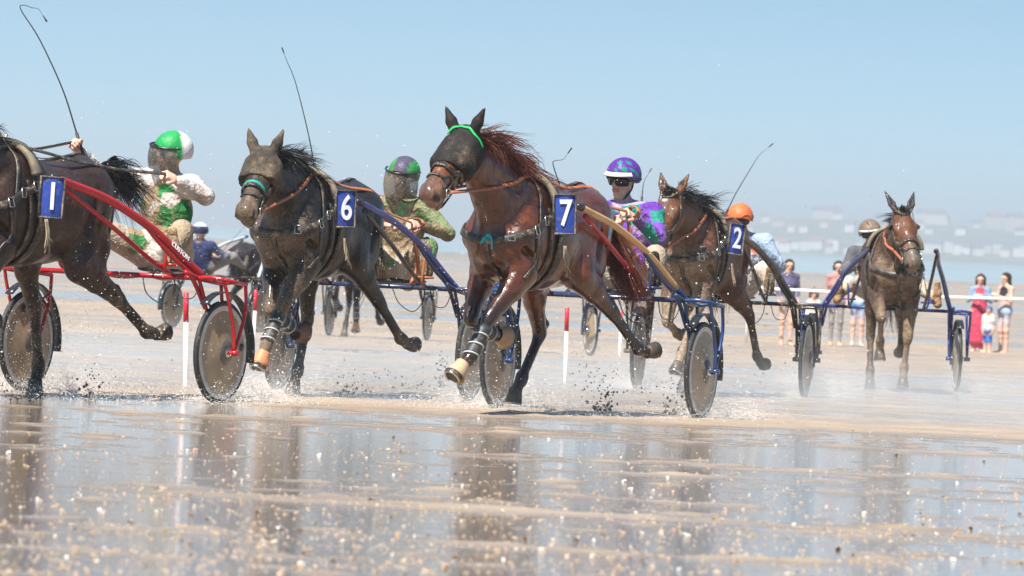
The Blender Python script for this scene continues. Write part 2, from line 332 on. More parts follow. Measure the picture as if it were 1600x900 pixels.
# ------------------------------------------------------------------ hair, straps
def strands(name, paths, rad, mat, parent):
    """paths (S,K,3): every strand a tapered three-sided hair lock, all in one mesh"""
    P = np.asarray(paths, float); S, K, _ = P.shape
    T = np.gradient(P, axis=1); T /= np.linalg.norm(T, axis=2, keepdims=True) + 1e-9
    ref = NR.normal(size=(S, 1, 3)); u = ref - T * (ref * T).sum(2, keepdims=True); u /= np.linalg.norm(u, axis=2, keepdims=True) + 1e-9
    v = np.cross(T, u); r = rad * (1 - np.linspace(0, 1, K) ** 1.6 * 0.93)[None, :, None] * (0.6 + 0.8 * NR.random((S, 1, 1)))
    ring = np.stack([P + r * (math.cos(a) * u + math.sin(a) * v) for a in (0, 2 * PI / 3, 4 * PI / 3)], 2)
    b = (np.arange(S) * K * 3)[:, None, None] + (np.arange(K - 1) * 3)[None, :, None]; i = np.arange(3)[None, None]; j = (np.arange(3) + 1)[None, None] % 3
    Q = np.stack(np.broadcast_arrays(b + i, b + j, b + 3 + j, b + 3 + i), -1).reshape(-1, 4)
    return obj(name, mesh_np(name, ring.reshape(-1, 3), Q), mat, parent)
def bez(P, t): return ((1 - t) ** 3)[..., None] * P[0] + (3 * t * (1 - t) ** 2)[..., None] * P[1] + (3 * t * t * (1 - t))[..., None] * P[2] + (t ** 3)[..., None] * P[3]
def strap_on(mb, bvh, guide, wd, off=0.004, th=0.006, k=7):
    pts, ns = [], []
    for g in crom(guide, k):
        l, n, _, _ = bvh.find_nearest(Vector(g)); n = A(*n); pts.append(A(*l) + n * off); ns.append(n)
    for _ in range(2):
        pts = [pts[0]] + [(pts[i - 1] + 2 * pts[i] + pts[i + 1]) / 4 for i in range(1, len(pts) - 1)] + [pts[-1]]
        ns = [ns[0]] + [unit(ns[i - 1] + 2 * ns[i] + ns[i + 1]) for i in range(1, len(ns) - 1)] + [ns[-1]]
    mb.ribbon(pts, ns, wd, th); return pts

LEATHER = lambda: plain('leather_black', (0.025, 0.022, 0.02), 0.4, mud=0.45)
TAN = lambda: plain('leather_tan', (0.42, 0.13, 0.05), 0.5, mud=0.15)
STEEL = lambda: plain('steel', (0.6, 0.58, 0.55), 0.25, metal=1.0)
def text_mesh(name, cu, mat, parent):
    t = bpy.data.objects.new(name, cu); COL.objects.link(t); me = bpy.data.meshes.new_from_object(t.evaluated_get(bpy.context.evaluated_depsgraph_get())); COL.objects.unlink(t); bpy.data.objects.remove(t); bpy.data.curves.remove(cu)
    me.name = name; me.materials.clear(); return obj(name, me, mat, parent)
def label_plate(parent, num, cen, nrm, up, wd, ht, colr=(0.015, 0.05, 0.29)):
    """a race number cloth: blue panel, dark binding, white figure"""
    n = unit(nrm); u = unit(A(*up) - n * (A(*up) @ n)); r = np.cross(u, n); M = np.stack([r, u, n], 1); c = A(*cen)
    mb = MB(); N = 8
    bow = lambda a, b: 0.012 * math.cos(a * PI / 2) - 0.006 * b * b
    V = [c + M @ A(wd / 2 * (2 * i / N - 1), ht / 2 * (2 * j / N - 1), bow(2 * i / N - 1, 2 * j / N - 1) + s) for s in (0, -0.012) for j in range(N + 1) for i in range(N + 1)]
    q = lambda i, j, s: s * (N + 1) ** 2 + j * (N + 1) + i
    Fc = [(q(i, j, 0), q(i + 1, j, 0), q(i + 1, j + 1, 0), q(i, j + 1, 0)) for i in range(N) for j in range(N)] + [(q(i, j + 1, 1), q(i + 1, j + 1, 1), q(i + 1, j, 1), q(i, j, 1)) for i in range(N) for j in range(N)]
    mb.add(V, Fc); pl = mb.build('number_cloth', plain('cloth_blue', colr, 0.6, mud=0.32, mudscale=24), parent)
    rim = MB(); rim.tube([c + M @ A(a * wd / 2, b * ht / 2, 0.004) for a, b in ((-1, -1), (1, -1), (1, 1), (-1, 1), (-1, -1))], 0.009, 6)
    rim.build('binding', plain('binding', (0.03, 0.03, 0.035), 0.6, mud=0.5), pl)
    cu = bpy.data.curves.new('number', 'FONT'); cu.body = num; cu.size = ht * 0.95; cu.align_x = 'CENTER'; cu.align_y = 'CENTER'; cu.extrude = 0.002; cu.offset = 0.003
    o = text_mesh('number', cu, plain('number_white', (0.8, 0.8, 0.8), 0.6, mud=0.05), pl)
    B = Matrix(((r[0], u[0], n[0]), (r[1], u[1], n[1]), (r[2], u[2], n[2]))).to_4x4(); B.translation = Vector(c + n * 0.017); o.matrix_local = B @ Matrix.Diagonal((0.78, 1, 1, 1))
    return pl

# ------------------------------------------------------------------ horses
def chain(root, L, ang, y, dy):
    p = [A(root[0], y, root[1])]
    for l, a in zip(L, ang):
        a = math.radians(a); p.append(p[-1] + A(l * math.sin(a), dy * l, -l * math.cos(a)))
    return p
def horse(label, loc, rz, c, num=None, h=0.014, scale=1.0, nfig=True):
    """c: coat colours, leg angles, neck and head pose, tack"""
    root = thing('race_horse', label, 'horse', loc, rz, 'trotting horses in the beach race'); root.scale = (scale,) * 3
    coat, dark, leg, muz = c['coat'], c.get('dark', tuple(x * 0.5 for x in c['coat'])), c['leg'], c['muz']
    B = Body()
    rings = [(.70, 1.15, .17, .13), (.52, 1.20, .31, .225), (.30, 1.225, .365, .25), (.05, 1.19, .345, .272), (-.20, 1.195, .325, .275), (-.42, 1.25, .295, .262), (-.60, 1.30, .265, .24), (-.78, 1.33, .19, .165), (-.87, 1.33, .11, .09)]
    for a, b in zip(rings, rings[1:]):
        B.seg((a[0], 0, a[1]), (b[0], 0, b[1]), (a[3], a[2]), (b[3], b[2]), coat, side=(0, 1, 0), k=0.05)
    B.seg((.42, 0, 1.52), (.18, 0, 1.50), .07, .05, coat, k=0.08)
    B.seg((-.62, 0, 1.48), (-.82, 0, 1.43), .09, .05, coat, k=0.06)
    poll, hx = A(*c['poll']), unit(c['head']); hs = unit(np.cross(A(0, 0, 1), hx)); hu = np.cross(hx, hs)
    rl = c.get('hroll', 0); hs, hu = hs * math.cos(rl) + hu * math.sin(rl), hu * math.cos(rl) - hs * math.sin(rl)
    HS = c.get('hsc', 1.12); Hd = lambda s, y, u: poll + (hx * s + hs * y + hu * u) * HS
    # neck
    thr = Hd(.10, 0, -.235); top = [A(.30, 0, 1.575), A(.52, 0, 1.70), poll * .55 + A(.48, 0, 1.62) * .45 + A(-.02, 0, .09), Hd(.02, 0, -.02)]
    bot = [A(.66, 0, 1.04), A(.74, 0, 1.26), (thr + A(.78, 0, 1.30)) / 2 + A(-.04, 0, -.03), thr]
    T = np.linspace(0, 1, 7); tp = bez(top, T); bt = bez(bot, T)
    for i in range(6):
        f = lambda j: (np.interp(T[j], [0, .3, .7, 1], [.19, .135, .092, .08]), np.linalg.norm(tp[j] - bt[j]) / 2)
        B.seg((tp[i] + bt[i]) / 2, (tp[i + 1] + bt[i + 1]) / 2, f(i), f(i + 1), coat, side=hs * T[i] + A(0, 1, 0) * (1 - T[i]), k=0.05)
    B.seg(tp[1], tp[5], .05, .04, coat, k=0.06)
    # head
    hr = [(0.0, .078, .10), (.12, .100, .130), (.25, .084, .114), (.37, .064, .086), (.48, .058, .074), (.565, .062, .066)]; hq = [(a, b * HS, d * HS) for a, b, d in hr]
    fc = c.get('face', coat)
    for i, (a, b) in enumerate(zip(hr, hr[1:])):
        B.seg(Hd(a[0], 0, .02 - a[2]), Hd(b[0], 0, .02 - b[2]), (a[1] * HS, a[2] * HS), (b[1] * HS, b[2] * HS), fc if i < 4 else muz, muz if i >= 3 else fc, side=hs, k=0.03)
    for s in (-1, 1):
        B.seg(Hd(.09, s * .055, -.15), Hd(.20, s * .05, -.165), (.035, .075), (.03, .06), fc, side=hs, k=0.04)
        B.seg(Hd(.2, s * .035, -.18), Hd(.5, s * .028, -.115), .03, .028, fc, muz, k=0.03)
        B.seg(Hd(.15, s * .085, -.035), Hd(.21, s * .08, -.045), .032, .026, fc, k=0.03)
        B.seg(Hd(.53, s * .050, -.03), Hd(.595, s * .052, -.055), .028, .034, muz, k=0.02)
        B.seg(Hd(.585, s * .070, -.030), Hd(.625, s * .062, -.068), .015, .021, muz, k=0.010, sub=True)
        B.paint.append((Hd(.605, s * .062, -.050), .030, (.006, .004, .004)))
        ed = unit(-hx * c.get('earx', .75) + hu * c.get('earu', .45) + hs * s * c.get('ears', .36)); eb = Hd(-.005, s * .062, -.015)
        ec = c.get('earc', fc)
        B.seg(eb, eb + ed * .085, (.030, .026), (.041, .024), ec, side=hs, k=0.02); B.seg(eb + ed * .085, eb + ed * c.get('earl', .185), (.041, .024), (.009, .007), ec, side=hs, k=0.01)
        if not c.get('hood'): B.seg(eb + ed * .05 + hu * .022, eb + ed * .13 + hu * .02, .013, .01, ec, k=0.01, sub=True); B.paint.append((eb + ed * .09 + hu * .016, .026, (.03, .02, .015)))
    B.seg(Hd(.50, 0, -.125), Hd(.585, 0, -.112), (.050, .040), (.046, .036), muz, side=hs, k=0.03)
    B.seg(Hd(.53, 0, -.165), Hd(.56, 0, -.158), .034, .032, muz, k=0.03)
    B.seg(Hd(.52, -.06, -.108), Hd(.52, .06, -.108), .005, .005, muz, k=0.01, sub=True)
    # shoulders, chest
    joints = {}
    for s, key in ((1, 'LF'), (-1, 'RF')):
        dx, dy, ang = c[key]; y = .165 * s
        J = chain((.43 + dx, .96), (.43, .30, .13, .075), ang, y, dy * s); joints[key] = J; E, K, Ft, Pa, Ho = J
        B.seg((.34, .13 * s, 1.47), (.60, .16 * s, 1.18), (.06, .10), (.085, .13), coat, side=(0, 1, 0), k=0.07)
        B.seg((.60, .155 * s, 1.18), E + A(0, 0, .02), (.09, .13), (.075, .105), coat, side=(0, 1, 0), k=0.07)
        B.seg((.68, .085 * s, 1.14), (.62, .09 * s, .98), .095, .07, coat, k=0.05)
        m = E + (K - E) * .35; ax = unit(K - E); fr = unit(np.cross(A(0, 1, 0), ax)) * -1
        B.seg(E, m, (.090, .115), (.074, .090), coat, side=(0, 1, 0), k=0.05)
        B.seg(m, K, (.074, .088), (.045, .050), coat, leg, side=(0, 1, 0), k=0.03)
        B.seg(E + fr * .045, m + fr * .03, .055, .042, coat, k=0.025); B.seg(E - fr * .03, m - fr * .03 + A(0, .012 * s, 0), .05, .035, coat, k=0.02)
        B.seg(K - ax * .035, K + unit(Ft - K) * .03, (.050, .055), (.043, .046), leg, side=(0, 1, 0), k=0.02)
        lower(B, K, Ft, Pa, leg, c.get('pasternc', leg), 0)
    # quarters
    for s, key in ((1, 'LH'), (-1, 'RH')):
        dx, dy, ang = c[key]; y = .15 * s
        J = chain((-.52 + dx * .5, 1.24), (.40, .46, .38, .13, .075), ang, y, dy * s); joints[key] = J; Hp, St, Hk, Ft, Pa, Ho = J
        B.seg((-.58, .13 * s, 1.38), Hp + A(0, .01 * s, -.04), (.12, .19), (.115, .20), coat, side=(0, 1, 0), k=0.08)
        B.seg(Hp, St, (.115, .19), (.085, .13), coat, side=(0, 1, 0), k=0.08)
        B.seg((-.78, .09 * s, 1.33), (Hp + St) / 2 + A(-.16, 0, -.06), (.085, .11), (.075, .11), coat, side=(0, 1, 0), k=0.07)
        ax = unit(Hk - St); m = St + (Hk - St) * .42; bk = unit(np.cross(A(0, 1, 0), ax))
        B.seg((Hp + St) / 2 + A(-.16, 0, -.06), m + bk * .02, (.075, .11), (.05, .06), coat, side=(0, 1, 0), k=0.06)
        B.seg(St, m, (.088, .125), (.066, .088), coat, side=(0, 1, 0), k=0.06)
        B.seg(m, Hk, (.066, .086), (.043, .050), coat, leg, side=(0, 1, 0), k=0.03)
        cn = unit(Ft - Hk); pt = Hk - cn * .055 + bk * .05
        B.seg(m + bk * .045, pt, .022, .020, coat, leg, k=0.02); B.seg(pt, Hk + cn * .03 + bk * .02, .026, .03, leg, k=0.02)
        B.seg(Hk - ax * .02, Hk + cn * .05, (.042, .05), (.037, .044), leg, side=(0, 1, 0), k=0.02)
        lower(B, Hk, Ft, Pa, leg, c.get('pasternc', leg), 1)
    B.paint += [(Hd(*q[:3]), q[3], q[4]) for q in c.get('hpaint', [])]
    for s in (-1, 1):
        for a, b_, r in (((.24, .30, 1.34), (.30, .30, 1.02), .03), ((.47, .20, 1.50), (.74, .16, 1.30), .028), ((.52, .235, 1.02), (.66, .20, 1.12), .022), ((-.46, .30, 1.36), (-.36, .29, 1.10), .03), ((-.74, .235, 1.36), (-.66, .24, 1.12), .022), ((.62, .13, 1.50), (.98, .10, 1.62), .016)):
            B.seg((a[0], a[1] * s, a[2]), (b_[0], b_[1] * s, b_[2]), r, r, coat, k=.045, sub=True)
    B.seg((.86, 0, 1.16), (.80, 0, .98), .022, .022, coat, k=.05, sub=True)
    mudf = c['mud']; me = B.mesh('body', h, lambda V: mudf(V))
    body = obj('body', me, painted(c['mat'], c.get('rough', .42), coat=c.get('coatw', .25), mudc=c.get('mudc', MUD)), root)
    bvh = BVHTree.FromPolygons([tuple(v.co) for v in me.vertices], [tuple(p.vertices) for p in me.polygons])
    # hooves and boots
    hm = plain('horn', (0.07, 0.05, 0.035), .45, mud=.35)
    for key, J in joints.items():
        Pa, Ho = J[-2], J[-1]; ax = unit(Ho - Pa); sd = unit(A(0, 1, 0) - ax * ax[1]); fr = np.cross(sd, ax); fr = -fr if c[key][2][-1] > -40 and fr[0] < 0 else fr
        fr = fr if fr[0] * 1 > 0 or c[key][2][-1] <= -40 else -fr
        mb = MB(); n = 14; V = []
        for r, d in ((.0, -.035), (.044, -.035), (.049, .0), (.062, .068), (.055, .072), (0, .060)):
            for i in range(n):
                a = 2 * PI * i / n; e = 1.12 if math.cos(a) > 0 else .82
                V.append(Pa + ax * (d - (.02 * math.cos(a) * (-1) if d > 0.05 else 0) * 0) + r * (math.cos(a) * e * fr + math.sin(a) * sd) + fr * .012 * (d / .07))
        mb.add(V, [(j * n + i, j * n + (i + 1) % n, j * n + n + (i + 1) % n, j * n + n + i) for j in range(5) for i in range(n)])
        hf = mb.build('hoof', hm, root)
        if h < .02:
            sh = MB(); sh.tube([Pa + ax * .073 + .052 * (math.cos(a) * 1.12 * fr + math.sin(a) * sd) + fr * .012 for a in np.linspace(-2.3, 2.3, 12)], .008, 5); sh.build('horseshoe', STEEL(), hf)
        if key in c.get('bell', {}):
            mb = MB(); V = []
            for r, d in ((.046, -.065), (.052, -.03), (.064, .02), (.074, .048), (.068, .046), (.05, -.02)):
                V += [Pa + ax * d + r * (math.cos(a) * 1.1 * fr + math.sin(a) * sd) for a in np.linspace(0, 2 * PI, 17)[:-1]]
            mb.add(V, [(j * 16 + i, j * 16 + (i + 1) % 16, j * 16 + 16 + (i + 1) % 16, j * 16 + 16 + i) for j in range(5) for i in range(16)])
            bc = c['bell'][key]; mb.build('bell_boot', plain('rubber_%d%d%d' % tuple(int(x * 99) for x in bc), bc, .55, mud=.2), root)
        if key in c.get('wrap', {}):
            i0 = len(J) - 4; K, Ft = J[i0], J[i0 + 1]; mb = MB(); wa = K + (Ft - K) * .2; wb = K + (Ft - K) * 1.0
            mb.tube([wa + (wb - wa) * t for t in np.linspace(0, 1, 7)], [.046, .05, .049, .048, .048, .052, .046], 12)
            o = mb.build('tendon_boot', plain('boot_dark', c['wrap'][key], .5, mud=.35), root)
            m2 = MB(); sdv = unit(Ft - K)
            for t in (.3, .6, .9): m2.tube([wa + (wb - wa) * t + .053 * (math.cos(q) * unit(np.cross(sdv, A(0, 1, 0))) + math.sin(q) * A(0, 1, 0)) for q in np.linspace(0, 2 * PI, 13)], .006, 5)
            m2.build('buckle_strap', plain('strap_grey', (.5, .48, .45), .5, mud=.3), o)
    # eyes
    if not c.get('hood'):
        for s in (-1, 1):
            mb = MB(); mb.lathe([(.0, .02), (.012, .016), (.019, .006), (.02, -.008)], 10, np.stack([hx, hu, hs * s], 1), Hd(.18, s * .088, -.04)); mb.build('eye', plain('eye', (.012, .008, .006), .08), root)
    # hood
    if c.get('hood'):
        Hb = Body(); hc = c['hood']
        for a, b in zip(hr[:4], hr[1:4]): Hb.seg(Hd(a[0], 0, .02 - a[2]), Hd(b[0], 0, .02 - b[2]), (a[1] * HS + .026, a[2] * HS + .014), (b[1] * HS + .026, b[2] * HS + .012), hc, side=hs, k=.03)
        for s in (-1, 1):
            Hb.seg(Hd(.06, s * .085, -.10), Hd(.27, s * .105, -.09), (.055, .105), (.036, .095), hc, side=hs, k=.03)
            ed = unit(-hx * c.get('earx', .75) + hu * c.get('earu', .45) + hs * s * c.get('ears', .36)); eb = Hd(-.005, s * .062, -.015)
            Hb.seg(eb, eb + ed * .08, .036, .039, hc, k=.02); Hb.seg(eb + ed * .08, eb + ed * .172, .039, .012, hc, k=.01)
        Hb.cuts = [(Hd(c.get('hoodlen', .33), 0, 0), unit(hx * 1.0 - hu * .25)), (Hd(0, 0, -.21), -hu)]
        ho = obj('hood', Hb.mesh('hood', .011, lambda V: np.full(len(V), c.get('hoodmud', .25))), painted('hood_mesh', .7, fine=140), root)
        if c.get('hoodband'):
            mb = MB(); hb = BVHTree.FromPolygons([tuple(v.co) for v in ho.data.vertices], [tuple(p.vertices) for p in ho.data.polygons])
            strap_on(mb, hb, [Hd(.03, -.1, 0), Hd(.0, -.03, .06), Hd(.0, .03, .06), Hd(.03, .1, 0), Hd(.06, .14, -.08)], .017); mb.build('hood_band', plain('green_band', (.01, .42, .10), .5), ho)
    if c.get('blinkers'):
        for s in (-1, 1):
            mb = MB(); mb.lathe([(.0, .055), (.045, .045), (.062, .005), (.055, .003), (.04, .035), (0, .045)], 14, np.stack([hu, hs * s, unit(-hx * .3 + hs * s * .9 - hu * .2)], 1), Hd(.14, s * .075, -.075)); mb.build('blinker', LEATHER(), root)
    # bridle
    br = MB(); nb = c.get('noseband')
    ring = lambda s, r=.3, n=10, cu=-.07: [Hd(s, r * math.sin(t), cu + r * math.cos(t)) for t in np.linspace(0, 2 * PI, n)]
    strap_on(br, bvh, ring(.36), .034, .008); strap_on(br, bvh, ring(.43), .018, .006)
    for s in (-1, 1):
        strap_on(br, bvh, [Hd(.03, s * .12, -.03), Hd(.18, s * .14, -.10), Hd(.32, s * .12, -.10), Hd(.46, s * .1, -.10)], .02, .006)
        if not c.get('hood'): strap_on(br, bvh, [Hd(.04, s * .1, .06), Hd(.06, 0.0, .1)], .025, .006)
    bo = br.build('bridle', TAN() if c.get('tanbridle') else LEATHER(), root)
    if nb:
        mb = MB(); strap_on(mb, bvh, [Hd(.33, r_ * .1, .06) if abs(r_) < .9 else Hd(.35, r_ * .12, -.03) for r_ in (-1, -.5, 0, .5, 1)], .028, .012); mb.build('nose_band', plain('band_%d' % int(nb[1] * 99), nb, .5), bo)
    if c.get('fleece'):
        mb = MB(); f = c['fleece']; mb.tube([Hd(.34, x * .075, .045 - x * x * .05) for x in np.linspace(-1, 1, 7)], .022, 8); mb.build('nose_roll', plain('fleece', f, .9), bo)
    if c.get('ribbon'):
        p0 = A(*bvh.find_nearest(Vector((.86, .03, 1.17)))[0]) + A(.02, 0, 0); mb = MB()
        for q in range(5): mb.tube(crom([p0, p0 + A(.02, rnd.uniform(-.03, .03), rnd.uniform(-.02, .04)), p0 + A(.02, rnd.uniform(-.05, .05), -.05 + rnd.uniform(-.03, .07))], 4), [.008] * 4 + [.007] * 5, 5)
        mb.build('ribbon', plain('ribbon_teal', (.01, .35, .42), .6), root)
    bits = {}
    for s in (-1, 1):
        bits[s] = Hd(.485, s * .075, -.105); mb = MB(); mb.tube([bits[s] + .028 * (math.cos(q) * hx + math.sin(q) * hu) for q in np.linspace(0, 2 * PI, 15)], .006, 6); mb.build('bit_ring', STEEL(), bo)
    # mane
    if c.get('mane') is not None:
        mp = c['mane']; nS = int(mp.get('n', 320) * 2.2); tt = NR.random(nS); rt = bez(top, tt) + A(0, 0, -.01) + NR.normal(size=(nS, 3)) * A(.01, .012, .01)
        d0 = A(*mp['dir']); ln = mp['len'] * (.55 + .7 * NR.random((nS, 1))); g = A(*mp['fall'])
        nc = max(8, nS // 9); ci = NR.integers(0, nc, nS); tt = (NR.random(nc)[ci] + NR.normal(size=nS) * .012).clip(0, 1); rt = bez(top, tt) + A(0, 0, -.01) + NR.normal(size=(nS, 3)) * A(.008, .012, .008); ln = mp['len'] * (.6 + .6 * NR.random((nc, 1)))[ci] * (.85 + .3 * NR.random((nS, 1))); j = (NR.normal(size=(nc, 3)) * .2)[ci] + NR.normal(size=(nS, 3)) * .05; p1 = rt + ln * .33 * (d0 + j); p2 = rt + ln * .66 * (d0 + j * 1.4) + g * ln * .25; p3 = rt + ln * (d0 * .9 + j * 1.6) + g * ln * .62
        t = np.linspace(0, 1, 7); PT = np.stack([bez([rt, p1, p2, p3], np.full(nS, x)) for x in t], 1)
        PT += np.sin(t * 8 + (NR.random((nc, 1)) * 6)[ci])[..., None] * (NR.normal(size=(nc, 1, 3)) * .022)[ci] * t[None, :, None]
        strands('mane', PT, mp.get('r', .006) * .62, plain('hair_%d' % int(mp['col'][0] * 999), mp['col'], .42, spec=.4, var=.5), root)
        nS = 60; rt = Hd(0, 0, 0) + NR.normal(size=(nS, 1)) * .02 * hs + NR.normal(size=(nS, 3)) * .008
        fw = hx * .5 + hu * .25 + d0 * .5; j = NR.normal(size=(nS, 3)) * .25
        PT = np.stack([rt + (fw + j) * x * .15 * mp.get('fore', 1) + hu * .05 * math.sin(x * PI) for x in np.linspace(0, 1, 6)], 1)
        if not c.get('hood'): strands('forelock', PT, .005, plain('hair_%d' % int(mp['col'][0] * 999), mp['col'], .42), root)
    # tail
    if c.get('tail') is not None:
        tl = c['tail']; nS = int(tl.get('n', 380) * 2.2); k4 = [A(*p) for p in tl['path']]; nc = nS // 10; ci = NR.integers(0, nc, nS); off = NR.normal(size=(nc, 3))[ci] * .95 + NR.normal(size=(nS, 3)) * .16; sp = tl.get('spread', .11)
        P4 = [k4[i] + off * s for i, s in enumerate((.016, sp * .45, sp * .9, sp * 1.25))]; L = 1 - .35 * NR.random(nS)
        PT = np.stack([bez(P4, L * x) for x in np.linspace(0, 1, 9)], 1)
        PT += np.sin(np.linspace(0, 1, 9) * 10 + (NR.random((nc, 1)) * 6)[ci])[..., None] * (NR.normal(size=(nc, 1, 3)) * .035)[ci] * np.linspace(0, 1, 9)[None, :, None]
        strands('tail', PT, tl.get('r', .007) * .6, plain('hair_%d' % int(tl['col'][0] * 999), tl['col'], .42, spec=.4, var=.5), root)
    # harness
    if h < .02:
        sx = c.get('sx', .24)
        mb = MB(); strap_on(mb, bvh, [(sx + .02 * math.cos(a), .5 * math.sin(a), 1.2 + .5 * math.cos(a)) for a in np.linspace(0, 2 * PI, 15)], .07, .006, .012); gi = mb.build('girth', LEATHER(), root)
        mb = MB(); strap_on(mb, bvh, [(sx + .01, .45 * math.sin(a), 1.2 + .5 * math.cos(a)) for a in np.linspace(-1.0, 1.0, 9)], .15, .02, .035); sp = mb.build('saddle_pad', plain('pad_khaki', (.16, .14, .10), .7, mud=.5), root)
        mb = MB()
        for s in (-1, 1): mb.tube([A(sx + .02, s * .09, 1.60) + .028 * A(math.cos(q), 0, math.sin(q)) for q in np.linspace(0, 2 * PI, 13)], .006, 6)
        mb.tube([(sx, 0, 1.57), (sx + .03, 0, 1.68)], .012, 8); mb.build('terret_ring', STEEL(), sp)
        mb = MB(); strap_on(mb, bvh, [(sx, .32, 1.42), (.34, .36, 1.36), (.52, .33, 1.29), (.70, .22, 1.21), (.84, 0, 1.16), (.70, -.22, 1.21), (.52, -.33, 1.29), (.34, -.36, 1.36), (sx, -.32, 1.42)], .05, .008, .010); bc = mb.build('breast_collar', LEATHER(), root)
        for i_ in (6, 14, 22, 30):
            l_, n_, _, _ = bvh.find_nearest(Vector(crom([(sx, .32, 1.42), (.34, .36, 1.36), (.52, .33, 1.29), (.70, .22, 1.21), (.84, 0, 1.16)], 9)[i_])); l_, n_ = A(*l_), A(*n_); t_ = unit(np.cross(n_, A(0, 0, 1))); u_ = np.cross(t_, n_); c_ = l_ + n_ * .02; k_ = MB()
            k_.tube([c_ + t_ * a * .022 + u_ * b_ * .030 for a, b_ in ((-1, -1), (1, -1), (1, 1), (-1, 1), (-1, -1))], .005, 5); k_.build('buckle', STEEL(), bc)
        mb = MB(); strap_on(mb, bvh, [(.52, .33, 1.29), (.44, .25, 1.5), (.38, .1, 1.66), (.38, 0, 1.7), (.38, -.1, 1.66), (.44, -.25, 1.5), (.52, -.33, 1.29)], .028, .008, .006); mb.build('neck_strap', LEATHER(), bc)
        mb = MB(); strap_on(mb, bvh, [(.84, 0, 1.15), (.74, .02, .98), (.55, .02, .82), (sx, 0, .8)], .035, .006, .006)
        strap_on(mb, bvh, [(.60, .3, 1.19), (.56, .3, 1.05), (.64, .28, .98), (.66, .2, .92)], .022, .006, .006); mb.build('martingale', LEATHER(), bc)
        mb = MB(); strap_on(mb, bvh, [(sx + .14, .35, 1.42), (sx + .13, .38, 1.2), (sx + .11, .34, 1.0), (sx + .10, .2, .86)], .03, .012, .006)
        strap_on(mb, bvh, [(sx - .1, .06, 1.6), (-.2, .03, 1.6), (-.5, .02, 1.7), (-.8, .01, 1.55)], .03, .006, .006); mb.build('back_strap', LEATHER(), root)
        for _ in range(1):
            mb = MB()
            for q in range(7): x0 = sx - .02 + .03 * rnd.random(); mb.tube(crom([(x0, .31, 1.15), (x0 + rnd.uniform(-.03, .03), .33, 1.05), (x0 + rnd.uniform(-.05, .05), .33 + rnd.uniform(0, .03), .93 + rnd.random() * .08)], 4), .004, 4)
            mb.build('loose_ties', plain('cord_tan', (.35, .28, .18), .8), gi)
        if num: label_plate(root, num, c.get('ncen', (sx + .17, .375, 1.36)), c.get('nnrm', (.75, .66, .02)), c.get('nup', (0, -.05, 1)), .158, .26)
    R3 = Matrix.Rotation(rz, 4, 'Z'); Mw = Matrix.Translation(Vector(loc)) @ R3 @ Matrix.Scale(scale, 4)
    return dict(root=root, M=Mw, Mi=Mw.inverted(), bits=bits, sx=c.get('sx', .24), bvh=bvh)
def lower(B, K, Ft, Pa, leg, pc, hind):
    cn = unit(Ft - K); bk = unit(np.cross(A(0, 1, 0), cn)); w0 = .039 if hind else .036
    B.seg(K + cn * .02, Ft, (w0 * .85, w0), (w0 * .8, w0 * .95), leg, side=(0, 1, 0), k=0.015)
    B.seg(K + cn * .04 + bk * .026, Ft + bk * .022, .017, .017, leg, k=0.015)
    B.seg(Ft - cn * .015, Ft + unit(Pa - Ft) * .02 + bk * .012, .044, .041, leg, k=0.02)
    B.seg(Ft, Pa, .037, .040, leg, pc, k=0.02)
